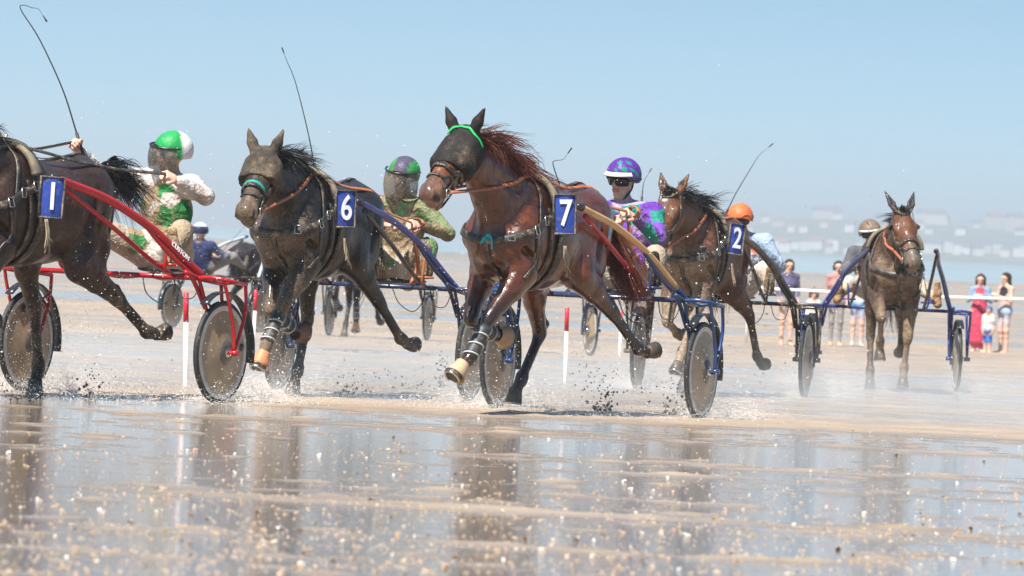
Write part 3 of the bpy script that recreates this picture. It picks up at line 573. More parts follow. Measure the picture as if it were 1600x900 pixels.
# ------------------------------------------------------------------ sulkies
def sulky(label, loc, rz, c, detail=True, scale=1.0):
    root = thing('sulky', label, 'sulky', loc, rz, 'two-wheeled racing sulkies'); root.scale = (scale,) * 3
    fr, fr2, shc, brc = c['frame'], c.get('frame2', c['frame']), c['shaft'], c['brace']
    tyre_m = plain('tyre', (.02, .02, .02), .6, mud=.3); rim_m = plain('rim', (.55, .53, .5), .35, mud=.3); disc_m = plain('disc', (.34, .25, .155), .40, mud=.3, mudscale=5); blk = plain('black_plastic', (.02, .022, .025), .3, mud=.2)
    R_ = .34; Mx = np.stack([A(1, 0, 0), A(0, 0, 1), A(0, 1, 0)], 1)
    for s in (1, -1):
        y = .75 * s; hub = A(0, y, R_)
        wb = MB(); wb.lathe([(.030, -.06), (.034, -.05), (.034, .05), (.030, .06), (.0, .062)], 12, Mx, hub); wh = wb.build('wheel', STEEL(), root)
        tb = MB(); tb.lathe([(R_ - .016 + .018 * math.cos(a), .018 * math.sin(a)) for a in np.linspace(0, 2 * PI, 11)], 48, Mx, hub); tb.build('tyre', tyre_m, wh)
        rb = MB(); rb.lathe([(R_ - .032, .017), (R_ - .062, .021), (R_ - .066, .012), (R_ - .066, -.012), (R_ - .062, -.021), (R_ - .032, -.017), (R_ - .032, .017)], 48, Mx, hub); rb.build('rim', rim_m, wh)
        for q in (1, -1):
            db = MB(); db.lathe([(R_ - .064, .014 * q), (R_ - .12, .020 * q), (.10, .038 * q), (.03, .052 * q)], 48, Mx, hub); db.build('disc_cover', disc_m, wh)
        for q in (1, -1):
            vb = MB(); an_ = 2.1 + .9 * s; pc_ = hub + .235 * A(math.cos(an_), 0, math.sin(an_)) + A(0, .0275 * q, 0); vb.lathe([(.0, .004), (.024, .003), (.028, 0)], 12, np.stack([A(1, 0, 0), A(0, 0, 1), A(0, q, 0)], 1), pc_); vb.build('valve_cover', blk, wh)
            cb_ = MB(); cb_.lathe([(.085, .040), (.082, .045), (.045, .054), (.03, .056)], 20, np.stack([A(1, 0, 0), A(0, 0, 1), A(0, q, 0)], 1), hub); cb_.build('hub_plate', plain('hub_grey', (.09, .08, .07), .35, mud=.3), wh)
        # fork: inner and outer legs from the top rail to the hub
        for q, yy in ((1, y + .10 * s), (-1, y - .085 * s)):
            mb = MB(); mb.tube(crom([(.17, yy - .01 * s, .82), (.12, yy, .72), (.02, yy, .50), (0, yy, .35)], 5), .0125, 8); mb.tube(crom([(-.13, yy - .01 * s, .79), (-.13, yy, .62), (-.05, yy, .43), (0, yy, .35)], 5), .0125, 8)
            mb.tube([(.0, yy - .03, R_), (0, yy + .03, R_)], .02, 8); mb.build('fork', fr, root)
        mb = MB(); mb.tube(crom([(.34, y - .10 * s, .86), (.17, y - .09 * s, .82), (.0, y - .085 * s, .80), (-.13, y - .09 * s, .79)], 4), .016, 8)
        mb.tube(crom([(.19, y - .1 * s, .82), (.19, y, .83), (.17, y + .1 * s, .82)], 4), .014, 8); mb.tube(crom([(-.13, y - .09 * s, .79), (-.14, y, .80), (-.13, y + .1 * s, .79)], 4), .013, 8)
        mb.tube([(.17, y + .1 * s, .82), (-.13, y + .1 * s, .79)], .012, 8)
        mb.tube([(.12, y - .085 * s, .72), (-.10, y - .085 * s, .55)], .008, 6); mb.tube([(-.12, y - .085 * s, .66), (.06, y - .085 * s, .58)], .008, 6); mb.build('top_rail', fr, root)
        mb = MB(); an = np.linspace(math.radians(52), math.radians(190), 18)
        P = [hub + .395 * A(math.cos(a), 0, math.sin(a)) for a in an]; mb.ribbon(P, [A(math.cos(a), 0, math.sin(a)) for a in an], .062, .006); mb.build('mudguard', blk, root)
        # shaft
        tip = A(1.46, .325 * s, 1.425); P = crom([tip, (1.32, .355 * s, 1.39), (.93, .41 * s, 1.30), (.55, .51 * s, 1.13), (.28, .59 * s, .95), (.10, .645 * s, .83)], 6)
        n_ = len(P); rad = np.interp(np.linspace(0, 1, n_), [0, .1, 1], [.018, .023, .026]) * c.get('shr', 1.0)
        k = int(n_ * c.get('split', 1.0)); mb = MB(); mb.tube(P[:k], rad[:k], 10); mb.build('shaft', shc, root)
        if k < n_: mb = MB(); mb.tube(P[k - 1:], rad[k - 1:] * .9, 10); mb.build('shaft_socket', fr, root)
        mb = MB(); mb.tube([tip + A(-.015, 0, 0), tip + A(.06, -.005 * s, .008)], [.028, .02], 10); mb.build('shaft_tip', blk, root)
        mb = MB(); mb.tube(crom([(1.40, .335 * s, 1.37), (.80, .36 * s, 1.13), (.30, .37 * s, .92), (.02, .38 * s, .83)], 5), .0165, 8); mb.build('brace', brc, root)
        mb = MB(); mb.tube(crom([(.62, .49 * s, 1.16), (.40, .56 * s, .97), (.22, .62 * s, .84), (.05, y - .1 * s, .62)], 5), .0155, 8); mb.build('shaft_stay', fr, root)
        # stirrup
        mb = MB(); mb.tube(crom([(.04, .38 * s, .83), (.16, .40 * s, .85), (.19, .41 * s, .92), (.185, .42 * s, 1.06)], 4), .010, 6); mb.tube([(.17, .33 * s, .90), (.17, .49 * s, .90)], .010, 6); mb.build('stirrup', fr2, root)
    mb = MB(); mb.tube([(0, -.68, .82), (0, .68, .82)], .018, 10); mb.build('crossbar', c.get('bar', fr), root)
    mb = MB()
    for s in (-1, 1): mb.tube(crom([(0, .19 * s, .82), (-.25, .16 * s, .80), (-.62, .13 * s, .83)], 4), .014, 8)
    mb.tube([(-.62, -.13, .83), (-.62, .13, .83)], .014, 8); mb.build('seat_frame', fr2, root)
    sb = Body(); sb.seg((-.62, 0, .86), (-.40, 0, .86), (.19, .028), (.16, .022), (.02, .02, .02), side=(0, 1, 0), k=.02); sb.seg((-.66, -.13, .89), (-.66, .13, .89), .03, .03, (.02, .02, .02), k=.04)
    obj('seat', sb.mesh('seat', .012), blk, root)
    if detail:
        mb = MB(); mb.tube(crom([(-.05, .1, .81), (.02, .18, .70), (-.02, .28, .64), (-.06, .34, .72), (-.02, .36, .82)], 5), .004, 5); mb.tube(crom([(.02, .42, .81), (.08, .47, .70), (.05, .55, .69), (0, .58, .80)], 5), .004, 5); mb.build('loose_cord', plain('cord_black', (.02, .02, .02), .6), root)
    if c.get('text'):
        cu = bpy.data.curves.new('lettering', 'FONT'); cu.body = c['text']; cu.size = .046; cu.align_x = 'CENTER'; cu.align_y = 'CENTER'; cu.extrude = .0015; cu.offset = .001
        o = text_mesh('lettering', cu, plain('number_white', (.8, .8, .8), .6), root); p = A(.33, .575, .985); d = unit(A(-.27, .08, -.18)); n_ = unit(A(.30, .85, .30)); n_ = unit(n_ - d * (n_ @ d)); u = np.cross(n_, d)
        B = Matrix(((d[0], u[0], n_[0]), (d[1], u[1], n_[1]), (d[2], u[2], n_[2]))).to_4x4(); B.translation = Vector(p + n_ * .033); o.matrix_local = B
    return root

# ------------------------------------------------------------------ people
SKIN = (.66, .41, .31)
def fist(parent, W, d, pn, mat, grip=.8, hh=.0055):
    """palm, four curled fingers of different lengths and a thumb off the side of the palm"""
    B = Body(); d = unit(d); pn = unit(A(*pn) - d * (A(*pn) @ d)); ac = np.cross(d, pn); W = A(*W); sk = SKIN
    B.seg(W - d * .01, W + d * .03, (.026, .02), (.034, .018), sk, side=ac, k=.01); B.seg(W + d * .03, W + d * .085, (.036, .017), (.040, .014), sk, side=ac, k=.012)
    for i, L in enumerate((.94, 1.06, 1.0, .80)):
        b = W + d * (.088 - .004 * abs(i - 1.3)) + ac * (.030 - .020 * i); a1 = grip * 1.25; p1 = b + L * .042 * (d * math.cos(a1) + pn * math.sin(a1))
        a2 = a1 + grip * 1.5; p2 = p1 + L * .028 * (d * math.cos(a2) + pn * math.sin(a2)); a3 = a2 + grip * 1.1; p3 = p2 + L * .020 * (d * math.cos(a3) + pn * math.sin(a3))
        B.seg(b, p1, .0098, .0092, sk, k=.005); B.seg(p1, p2, .0092, .0084, sk, k=.005); B.seg(p2, p3, .0084, .007, sk, k=.004)
    t0 = W + d * .03 + ac * .032 + pn * .006; t1 = t0 + d * .028 + ac * .018 + pn * .016; t2 = t1 + d * .026 - ac * .006 + pn * .018; t3 = t2 + d * .010 - ac * .018 + pn * .006
    B.seg(t0, t1, .015, .012, sk, k=.008); B.seg(t1, t2, .012, .0105, sk, k=.005); B.seg(t2, t3, .0105, .008, sk, k=.004)
    return obj('hand', B.mesh('hand', hh), mat, parent)
def person(root, J, C, h=.0095, name='body', mat=None, mud=.0):
    """one continuous figure from joint positions J and colours C; helmet, hair and hands are added by the caller"""
    B = Body(); t1, t2, tr, bt, sk = C['top'], C.get('sleeve', C['top']), C['legs'], C['shoe'], C.get('skin', SKIN); g = C.get('fat', 1.0); sz = C.get('size', 1.0)
    pel, che, nek, hed = (A(*J[k]) for k in ('pel', 'che', 'nek', 'hed')); fd = unit(J['face']); sdl = unit(A(*J['sh'][1]) - A(*J['sh'][-1])); up = unit(hed - nek); fd = unit(fd - up * (fd @ up) * .6); hsd = unit(np.cross(up, fd)); up = np.cross(fd, hsd)
    ft = np.cross(sdl, unit(nek - pel)); ft = ft if ft @ fd > -.3 else ft
    mid = pel * .5 + che * .5 - ft * .012
    B.seg(pel, mid, (.165 * g, .118 * g), (.148 * g, .105 * g), C.get('waist', t1), t1, side=sdl, k=.05)
    B.seg(mid, che, (.148 * g, .105 * g), (.172 * g, .115 * g), t1, side=sdl, k=.05)
    B.seg(che, nek * .8 + che * .2, (.172 * g, .112 * g), (.135 * g, .075 * g), t1, side=sdl, k=.05)
    B.seg(nek - up * .03, hed - up * .06, .062 * sz, .054 * sz, C.get('collar', t1), sk, k=.03)
    hd = lambda f, s, u: hed + (fd * f + hsd * s + up * u) * sz
    B.seg(hd(-.03, 0, .03), hd(.015, 0, .035), (.074 * sz, .088 * sz), (.073 * sz, .085 * sz), sk, side=hsd, k=.02)
    B.seg(hd(.03, 0, .02), hd(.052, 0, -.085), (.062 * sz, .058 * sz), (.034 * sz, .032 * sz), sk, side=hsd, k=.03)
    B.seg(hd(.085, 0, .018), hd(.108, 0, -.022), .010 * sz, .014 * sz, sk, k=.015); B.seg(hd(.075, -.03, .03), hd(.075, .03, .03), .018 * sz, .018 * sz, sk, k=.02)
    lip = tuple(x * y for x, y in zip(sk, (.8, .45, .45)))
    B.seg(hd(.082, -.02, -.055), hd(.082, .02, -.055), .011 * sz, .011 * sz, lip, k=.012)
    for s in (-1, 1):
        B.seg(hd(.0, s * .074, .02), hd(-.008, s * .078, -.025), .014 * sz, .01 * sz, sk, k=.01)
        B.ball(hd(.083, s * .030, .008), .012 * sz, sk, k=.015, sub=True); B.paint.append((hd(.078, s * .030, .006), .013 * sz, (.04, .025, .02))); B.paint.append((hd(.085, s * .031, .032), .009, (.06, .035, .02)))
        sh, el, wr = (A(*J[k][s]) for k in ('sh', 'el', 'wr')); b = C.get('bulk', 1.0)
        B.seg(nek * .7 + sh * .3, sh, .06 * g, .068 * b * g, t2, k=.05)
        B.seg(sh, el, .061 * b * g, .047 * b * g, t2, C.get('elbowc', t2), k=.035); B.seg(el, el * .10 + wr * .90, .047 * b * g, .033 * b * g, C.get('forec', C.get('elbowc', t2)), k=.02); B.seg(el * .25 + wr * .75, wr, .027, .024, C.get('cuff', sk), k=.01)
        hp, kn, an, toe = (A(*J[k][s]) for k in ('hip', 'kn', 'an', 'toe'))
        B.seg(pel * .4 + hp * .6, hp, (.11 * g), (.105 * g), tr, k=.05); B.seg(hp, kn, .098 * g * b, .067 * b, tr, C.get('kneec', tr), k=.04)
        lc = C.get('shin', C.get('kneec', tr)); cf = kn * .68 + an * .32; bk = unit(np.cross(np.cross(toe - an, an - kn), an - kn)); bk = bk if bk @ (toe - an) < 0 else -bk
        B.seg(kn, cf + bk * .012, .064 * b, .058 * b, C.get('kneec', tr), lc, k=.03); B.seg(cf + bk * .012, an, .056 * b, .042 * b, lc, C.get('ank', lc), k=.02)
        heel = an + unit(an - kn) * .055 * sz - unit(toe - an) * .03 * sz; so = unit(np.cross(toe - heel, an - heel))
        B.seg(an, heel, .046 * b, .042 * sz, bt, k=.02); B.seg(heel, (heel + toe) / 2, (.036 * sz, .033 * sz), (.043 * sz, .032 * sz), bt, side=so, k=.02); B.seg((heel + toe) / 2, toe, (.045 * sz, .032 * sz), (.034 * sz, .024 * sz), bt, side=so, k=.02)
    if 'skirt' in C:
        wl, hem = A(*pel) + A(0, 0, .05), A((J['an'][1][0] + J['an'][-1][0]) / 2, (J['an'][1][1] + J['an'][-1][1]) / 2, C['skirt'][1])
        B.seg(wl, (wl + hem) / 2, (.155, .125), (.18, .15), C['skirt'][0], side=sdl, k=.03); B.seg((wl + hem) / 2, hem, (.18, .15), (.20, .155), C['skirt'][0], side=sdl, k=.02)
    if 'extra' in C: C['extra'](B, hd)
    mt = mat or painted('clothing', .75, coat=0, wrinkle=.9, fine=60, dark=.2)
    if 'paints' in C: B.paint += C['paints']
    if 'pattern' in C:
        n_, pc, lo_, hi_, keep, sd_, dm_ = C['pattern']; q = np.random.default_rng(sd_); S_ = q.uniform(lo_, hi_, (n_, 3)); ci = q.integers(0, len(pc), n_); on = q.random(n_) > keep
        def rec(V, cols):
            D_ = ((V[:, None, :] - S_[None]) ** 2).sum(2); i_ = D_.argmin(1); sk_ = np.abs(cols - np.array(sk)).sum(1) < .12; k_ = on[i_] & ~sk_ & (V[:, 2] > lo_[2]) & (V[:, 2] < hi_[2] + .05) & (D_.min(1) < dm_); cols = cols.copy(); cols[k_] = np.array(pc)[ci[i_[k_]]]; return cols
        B.recolor = rec
    o = obj(name, B.mesh(name, h, lambda V: np.full(len(V), mud) if not callable(mud) else mud(V), sharp=.004), mt, root)
    return o, hd, (fd, hsd, up)
def helmet(parent, hd, colf, peak=None, lift=.0, name='helmet', mud=.15, size=1.14):
    n, m = 32, 14; V, Cc = [], []
    for sgn in (1, .93):
        for j in range(m + 1):
            for i in range(n):
                ph = 2 * PI * i / n; front = max(0, math.cos(ph)); mx = 1.95 - .62 * front ** 1.5; th = mx * (j / m if sgn == 1 else j / m)
                f, s, u = math.sin(th) * math.cos(ph), math.sin(th) * math.sin(ph), math.cos(th)
                V.append(hd(-.012 + .122 * f * sgn * size, .104 * s * sgn * size, .03 + lift + .112 * u * sgn * size)); Cc.append(colf(f, s, u))
    q = lambda k, j, i: k * (m + 1) * n + j * n + i % n
    Fc = [(q(0, j, i), q(0, j + 1, i), q(0, j + 1, i + 1), q(0, j, i + 1)) for j in range(m) for i in range(n)] + [(q(1, j, i), q(1, j, i + 1), q(1, j + 1, i + 1), q(1, j + 1, i)) for j in range(m) for i in range(n)] + [(q(0, m, i), q(1, m, i), q(1, m, i + 1), q(0, m, i + 1)) for i in range(n)]
    c4 = np.concatenate([np.array(Cc), np.full((len(Cc), 1), mud)], 1)
    o = obj(name, mesh_np(name, np.array(V), np.array(Fc), True, c4), painted('helmet_cover', .45, wrinkle=.2, fine=90, dark=.25), parent)
    if peak is not None:
        mb = MB(); ph = np.linspace(-1.15, 1.15, 13); V = []
        for dz in (0, -.007):
            for r in (0, 1): V += [hd(-.012 + (.135 + .034 * r * math.cos(p * .9)) * math.cos(p), (.114 + .02 * r) * math.sin(p), .062 + lift - .022 * r + dz) for p in ph]
        N = 13; mb.add(V, [(i, i + 1, N + i + 1, N + i) for i in range(12)] + [(2 * N + i, 3 * N + i, 3 * N + i + 1, 2 * N + i + 1) for i in range(12)] + [(N + i, N + i + 1, 3 * N + i + 1, 3 * N + i) for i in range(12)])
        mb.build('peak', plain('peak_%d' % int(peak[2] * 99), peak, .5, mud=.15), o)
    return o
def face_shield(parent, hd, drop=-.13, muddy=.55):
    n, m = 17, 6; V = []
    for sg in (0, 1):
        for j in range(m):
            for i in range(n):
                p = -1.35 + 2.7 * i / (n - 1); u = .055 + (drop - .055) * j / (m - 1); r = .166 - .004 * sg + .012 * math.sin(j / (m - 1) * PI)
                V.append(hd(-.015 + r * math.cos(p), (r - .032) * math.sin(p), u))
    q = lambda s, j, i: s * n * m + j * n + i
    Fc = [(q(0, j, i), q(0, j + 1, i), q(0, j + 1, i + 1), q(0, j, i + 1)) for j in range(m - 1) for i in range(n - 1)] + [(q(1, j, i), q(1, j, i + 1), q(1, j + 1, i + 1), q(1, j + 1, i)) for j in range(m - 1) for i in range(n - 1)]
    if 'shield' not in MATS:
        mt, nn, b = nodes('shield'); g = mth(nn, 'ADD', mth(nn, 'MULTIPLY', noise(nn, 16, 6, .7), .6), mth(nn, 'MULTIPLY', noise(nn, 90, 3), .4)); k = rng_(nn, g, .44, .60)
        nn.links.new(mixc(nn, k, (.07, .075, .08), MUD), b.inputs['Base Color']); nn.links.new(rng_(nn, k, 0, 1, .12, .6), b.inputs['Roughness']); nn.links.new(rng_(nn, k, 0, 1, .45, .97), b.inputs['Alpha']); MATS['shield'] = mt
    o = obj('face_shield', mesh_np('face_shield', np.array(V), np.array(Fc)), MATS['shield'], parent)
    mb = MB(); mb.tube([hd(-.015 + .168 * math.cos(p), .138 * math.sin(p), .056) for p in np.linspace(-1.5, 1.5, 15)], .007, 6); mb.build('shield_frame', plain('black_plastic', (.02, .022, .025), .3, mud=.2), o)
    return o
def goggles(parent, hd):
    n, m = 13, 5; V = []
    for j in range(m):
        for i in range(n):
            p = -1.0 + 2.0 * i / (n - 1); r = .118 + .012 * math.sin(j / (m - 1) * PI); V.append(hd(-.02 + r * math.cos(p), (r - .028) * math.sin(p), .045 - .062 * j / (m - 1) + .012 * math.exp(-(p / .2) ** 2) * (j == m - 1)))
    mb = MB(); mb.add(V, [(j * n + i, j * n + n + i, j * n + n + i + 1, j * n + i + 1) for j in range(m - 1) for i in range(n - 1)]); o = mb.build('goggles', plain('lens', (.012, .012, .014), .06), parent)
    mb = MB(); ring = [V[i] for i in range(n)] + [V[j * n + n - 1] for j in range(1, m)] + [V[(m - 1) * n + i] for i in range(n - 2, -1, -1)] + [V[j * n] for j in range(m - 2, -1, -1)]
    mb.tube(ring, .008, 6); mb.tube([hd(.03 - .06 * math.cos(0) * 0 + .02 * math.cos(p), .0, 0) * 0 + hd(-.02 + .118 * math.cos(p), .112 * math.sin(p), .02) for p in np.linspace(1.0, 2 * PI - 1.0, 17)], .011, 6); mb.build('strap', plain('strap_black', (.02, .02, .022), .6), o)
    return o
def whip(label, pts, rz0=None, r=(.006, .0012)):
    P = crom(pts, 6); base = A(*P[0]); mb = MB(); mb.tube([p - base for p in P], np.linspace(r[0], r[1], len(P)), 6)
    o = mb.build('driving_whip', plain('whip_black', (.02, .018, .016), .5)); o.location = base; tag(o, label, 'whip', 'driving whips'); hm = MB(); L = unit(P[1] - P[0]); hm.tube([-L * .16, L * .02], .011, 8); hm.build('handle', plain('strap_black', (.02, .02, .022), .6), o)
    e = MB(); p = P[-1] - base; e.tube([p, p + unit(P[-1] - P[-2]) * .05], [.004, .007], 6); e.build('lash_tip', plain('strap_black', (.02, .02, .022), .6), o); return o
# ------------------------------------------------------------------ the rigs: horse, sulky and driver
def rig_m(x, Y, th): return Matrix.Translation(Vector((x, Y, float(gz(Y))))) @ Matrix.Rotation(math.radians(270 - th), 4, 'Z')
def mv(M, p): return A(*(M @ Vector(p)))
def horse_place(M, xh, th, dyl=0):
    P = mv(M, (xh, dyl, 0)); P[2] = gz(P[1]); return P, math.radians(270 - th)
def reins(H, hands, mat, Mr, terret=True, rad=.010):
    for s in (-1, 1):
        Hd = A(*(H['Mi'] @ Vector(mv(Mr, hands[s])))); bt = H['bits'][s]; te = A(H['sx'] + .02, s * .09, 1.60)
        P = [bt, (bt + te) / 2 + A(0, s * .03, -.015), te, (te * .5 + Hd * .5) + A(0, s * .02, -.035), Hd]
        P = crom(P, 8)
        for i, p in enumerate(P):
            l, n_, _, _ = H['bvh'].find_nearest(Vector(p)); l, n_ = A(*l), A(*n_)
            if (p - l) @ n_ < .014 and p[0] > -.95: P[i] = l + n_ * .014
        P = P[:1] + [(P[i - 1] + 2 * P[i] + P[i + 1]) / 4 for i in range(1, len(P) - 1)] + P[-1:]; mb = MB(); mb.ribbon(P, [A(0, s * .8, .6)] * len(P), .024, .005); mb.build('rein', mat, H['root'])
def flapping(J, off): return {k: ({s: A(*p) - off for s, p in v.items()} if isinstance(v, dict) else (A(*v) - off if k != 'face' else v)) for k, v in J.items()}
OFF = A(-.5, 0, .86)
def sit(**kw):
    J = dict(pel=(-.50, 0, .975), che=(-.49, 0, 1.27), nek=(-.45, .01, 1.445), hed=(-.41, .02, 1.63), face=(1, -.1, -.08), sh={1: (-.46, .19, 1.415), -1: (-.46, -.19, 1.415)}, el={1: (-.33, .36, 1.25), -1: (-.33, -.36, 1.25)}, wr={1: (-.10, .19, 1.37), -1: (-.10, -.05, 1.36)},
             hip={1: (-.46, .10, .97), -1: (-.46, -.10, .97)}, kn={1: (-.14, .33, 1.12), -1: (-.14, -.33, 1.12)}, an={1: (.06, .40, .985), -1: (.06, -.40, .985)}, toe={1: (.135, .415, 1.13), -1: (.135, -.415, 1.13)})
    J.update(kw); return J
def driver(label, Mr, J, C, helm, h=.0095, mud=.2, hands=True):
    P = mv(Mr, OFF); root = thing('person', label, 'person', P, Mr.to_euler().z, 'sulky drivers'); Jr = flapping(J, OFF)
    body, hd, fr = person(root, Jr, C, h, mud=mud); out = {}
    sm = painted('skin', .55, fine=120, dark=.15)
    for s in (-1, 1):
        wr, el = Jr['wr'][s], Jr['el'][s]; d = unit(wr - el); out[s] = wr + d * .085 + A(*OFF)
        if hands: fist(root, wr, d, A(0, -s * .75, -.5) + d * .0, sm)
    helm(root, hd); return root, out
def clothmud(top, low): return lambda V: np.clip(low + (top - low) * np.clip((V[:, 2] + .1) / .6, 0, 1), 0, 1) * np.where(V[:, 2] > .63, -.6, 1)

# ---- horse 7: wet chestnut in a black hood, purple driver, wooden shaft
BLK = (.016, .013, .012); W0 = (.62, .58, .52)
M7 = rig_m(.63, 39.62, 20)
paint_blue = plain('paint_blue', (.02, .048, .14), .22, mud=.1); paint_navy = plain('paint_navy', (.025, .035, .09), .25, mud=.25); paint_red = plain('paint_red', (.42, .012, .015), .2, mud=.12); wood = plain('ash_wood', (.55, .33, .14), .5, mud=.18, mudscale=22)
paint_black = plain('paint_black', (.018, .018, .022), .28, mud=.4); paint_violet = plain('paint_violet', (.05, .06, .25), .22, mud=.1); paint_royal = plain('paint_royal', (.025, .042, .18), .25, mud=.15); paint_silver = plain('paint_silver', (.5, .52, .55), .3, mud=.2)
P, rz = horse_place(M7, 1.38, 25)
H7 = horse('wet glossy chestnut trotter in black hood wearing number 7', P, rz, dict(coat=(.140, .034, .010), leg=(.028, .013, .011), muz=(.24, .115, .07), face=(.24, .068, .022), mat='coat_chestnut', rough=.28, coatw=.75,
    LF=(.13, -.22, (44, 27, 50, 42)), RF=(.04, -.10, (40, -72, -85, -80)), LH=(.08, .20, (47, -56, -50, -82, -85)), RH=(.0, .04, (39, -32, 38, 40, 5)),
    poll=(1.16, -.04, 1.87), head=(.75, -.04, -.66), earx=.62, earu=.7, ears=.46, ribbon=True, earc=BLK, hsc=1.03, hood=(.016, .016, .016), hoodmud=.14, hoodlen=.32, hoodband=True, mud=lambda V: np.clip(.0 + .12 * np.clip((.8 - V[:, 2]) * 3, 0, 1), 0, 1),
    bell={'LF': (.50, .35, .21), 'RF': (.42, .28, .16)}, wrap={'LF': (.03, .035, .04), 'RF': (.03, .03, .03)}, pasternc=(.10, .03, .015),
    mane=dict(n=560, dir=(-.62, .42, .34), len=.25, fall=(-.15, .22, -1.25), col=(.12, .026, .010), r=.0055), tail=dict(path=[(-.86, 0, 1.42), (-.95, .10, 1.26), (-.90, .26, 1.02), (-1.04, .33, .72)], spread=.055, col=(.15, .035, .014), r=.006, n=420),
    nnrm=(.66, .75, .03)), '7')
sulky('blue framed sulky with a mottled wooden shaft and red brace behind horse 7', (M7.translation), M7.to_euler().z, dict(frame=paint_blue, shaft=wood, brace=paint_red, split=.9, bar=paint_navy))
PU, TE = (.15, .04, .36), (.0, .27, .20)
def helm7(root, hd):
    st = lambda f, s, u: TE if (math.sin(9 * f + 2) * math.sin(8 * s) * math.sin(9 * u + 1) > .33) else (.10, .028, .27)
    o = helmet(root, hd, st, peak=(.58, .54, .48), mud=.05, lift=.014); goggles(root, hd)
    mb = MB()
    for s in (-1, 1): mb.tube(crom([hd(-.01, s * .088, .03), hd(.0, s * .078, -.05), hd(.035, s * .03, -.125), hd(.035, 0, -.128)], 4), .007, 6)
    mb.build('chin_strap', plain('strap_black', (.02, .02, .022), .6), o)
D7, h7 = driver('driver in purple and green silks, white-peaked purple helmet and dark goggles', M7, sit(face=(1, -.30, .04), hed=(-.41, -.03, 1.63), nek=(-.45, -.03, 1.445), wr={1: (-.10, .18, 1.375), -1: (-.12, -.02, 1.35)}, el={1: (-.31, .29, 1.24), -1: (-.33, -.36, 1.25)}),
    dict(top=(.36, .22, .42), sleeve=(.20, .07, .44), elbowc=(.17, .10, .32), collar=(.09, .03, .25), waist=(.5, .42, .40), legs=W0, kneec=(.45, .36, .27), shin=(.35, .27, .2), shoe=BLK, bulk=1.12, fat=1.06,
         paints=[(A(-.46, .22, 1.40) - OFF, .065, TE), (A(-.38, .30, 1.27) - OFF, .06, TE), (A(-.46, -.24, 1.4) - OFF, .06, TE), (A(-.24, .28, 1.33) - OFF, .05, (.12, .22, .10)), (A(-.4, .05, 1.22) - OFF, .07, (.35, .25, .22)), (A(-.38, -.06, 1.1) - OFF, .08, (.4, .3, .24)), (A(-.45, .15, 1.15) - OFF, .06, (.12, .03, .32))], pattern=(110, [TE, (.18, .06, .42), (.12, .03, .32), (.38, .30, .40), (.02, .24, .18), (.46, .36, .33)], (-.1, -.45, .02), (.45, .45, .66), .35, 4, .012)), helm7, mud=clothmud(.12, .35))
reins(H7, h7, TAN(), M7)

# ---- horse 6: dark trotter caked in sand
M6 = rig_m(-1.0, 42.3, 17); P, rz = horse_place(M6, 1.44, 20)
H6 = horse('sand-caked dark brown trotter in grey hood wearing number 6', P, rz, dict(coat=(.022, .014, .010), leg=(.016, .012, .010), muz=(.14, .095, .065), face=(.05, .035, .025), mat='coat_seal', rough=.36, coatw=.3, mudc=(.165, .118, .075),
    LF=(.12, -.14, (44, 30, 20, 25)), RF=(-.08, -.18, (37, -66, -75, -95)), LH=(.04, .18, (52, -48, -48, -72, -76)), RH=(.0, .0, (52, -8, 22, 30, 5)),
    poll=(1.02, -.02, 1.73), head=(.72, .10, -.68), earx=.75, earu=.6, earc=(.05, .04, .035), hsc=1.02, hood=(.045, .04, .033), hoodmud=.34, hoodlen=.25, noseband=(.01, .30, .24), mud=lambda V: np.clip(.07 + .46 * np.clip((V[:, 0] - .36) * 2.2, 0, 1) * np.clip((1.75 - V[:, 2]) * 1.8, 0, 1) + .3 * np.clip((.8 - V[:, 2]) * 3, 0, 1), 0, .85),
    bell={'LF': (.55, .22, .09), 'RF': (.16, .08, .05)}, wrap={'LF': (.10, .09, .08), 'RF': (.3, .28, .25)},
    mane=dict(n=560, dir=(-.30, .40, .38), len=.19, fall=(-.2, .3, -1.1), col=(.012, .011, .011), r=.006), tail=dict(path=[(-.86, 0, 1.42), (-1.05, -.02, 1.36), (-1.1, -.1, 1.0), (-1.15, -.12, .75)], spread=.07, col=(.013, .011, .010), n=220),
    nnrm=(.62, .78, .0)), '6')
sulky('violet and navy sulky with slim muddy shafts behind horse 6', M6.translation, M6.to_euler().z, dict(frame=paint_navy, shaft=paint_violet, brace=paint_black, frame2=TAN()))
GR = (.012, .21, .055)
def helm6(root, hd): helmet(root, hd, lambda f, s, u: (.02, .30, .06) if abs(s) > .62 or (f > .3 and s < -.35) else (.075, .065, .12), mud=.22); face_shield(root, hd, -.14)
D6, h6 = driver('driver in mud-brown and green checked jacket with brown-smeared face shield', M6, sit(face=(1, -.12, -.12), el={1: (-.40, .40, 1.23), -1: (-.38, -.38, 1.24)}, wr={1: (-.13, .27, 1.28), -1: (-.10, .02, 1.28)}, hed=(-.40, .03, 1.64)),
    dict(top=(.20, .15, .085), sleeve=(.06, .20, .08), elbowc=(.10, .16, .06), collar=GR, waist=(.22, .17, .11), legs=(.60, .55, .48), kneec=(.55, .48, .4), shin=(.5, .42, .33), shoe=(.15, .11, .07), bulk=1.12, fat=1.06,
         paints=[(A(-.40, .12, 1.39) - OFF, .05, GR), (A(-.40, -.12, 1.39) - OFF, .05, GR), (A(-.47, .25, 1.36) - OFF, .04, (.02, .35, .12)), (A(-.42, .34, 1.29) - OFF, .04, (.02, .33, .10))], pattern=(240, [(.02, .33, .10), (.03, .05, .03), (.17, .13, .075), (.02, .22, .07), (.24, .18, .11)], (-.1, -.5, .10), (.45, .5, .66), .4, 5, .012)), helm6, mud=clothmud(.55, .5))
reins(H6, h6, TAN(), M6)
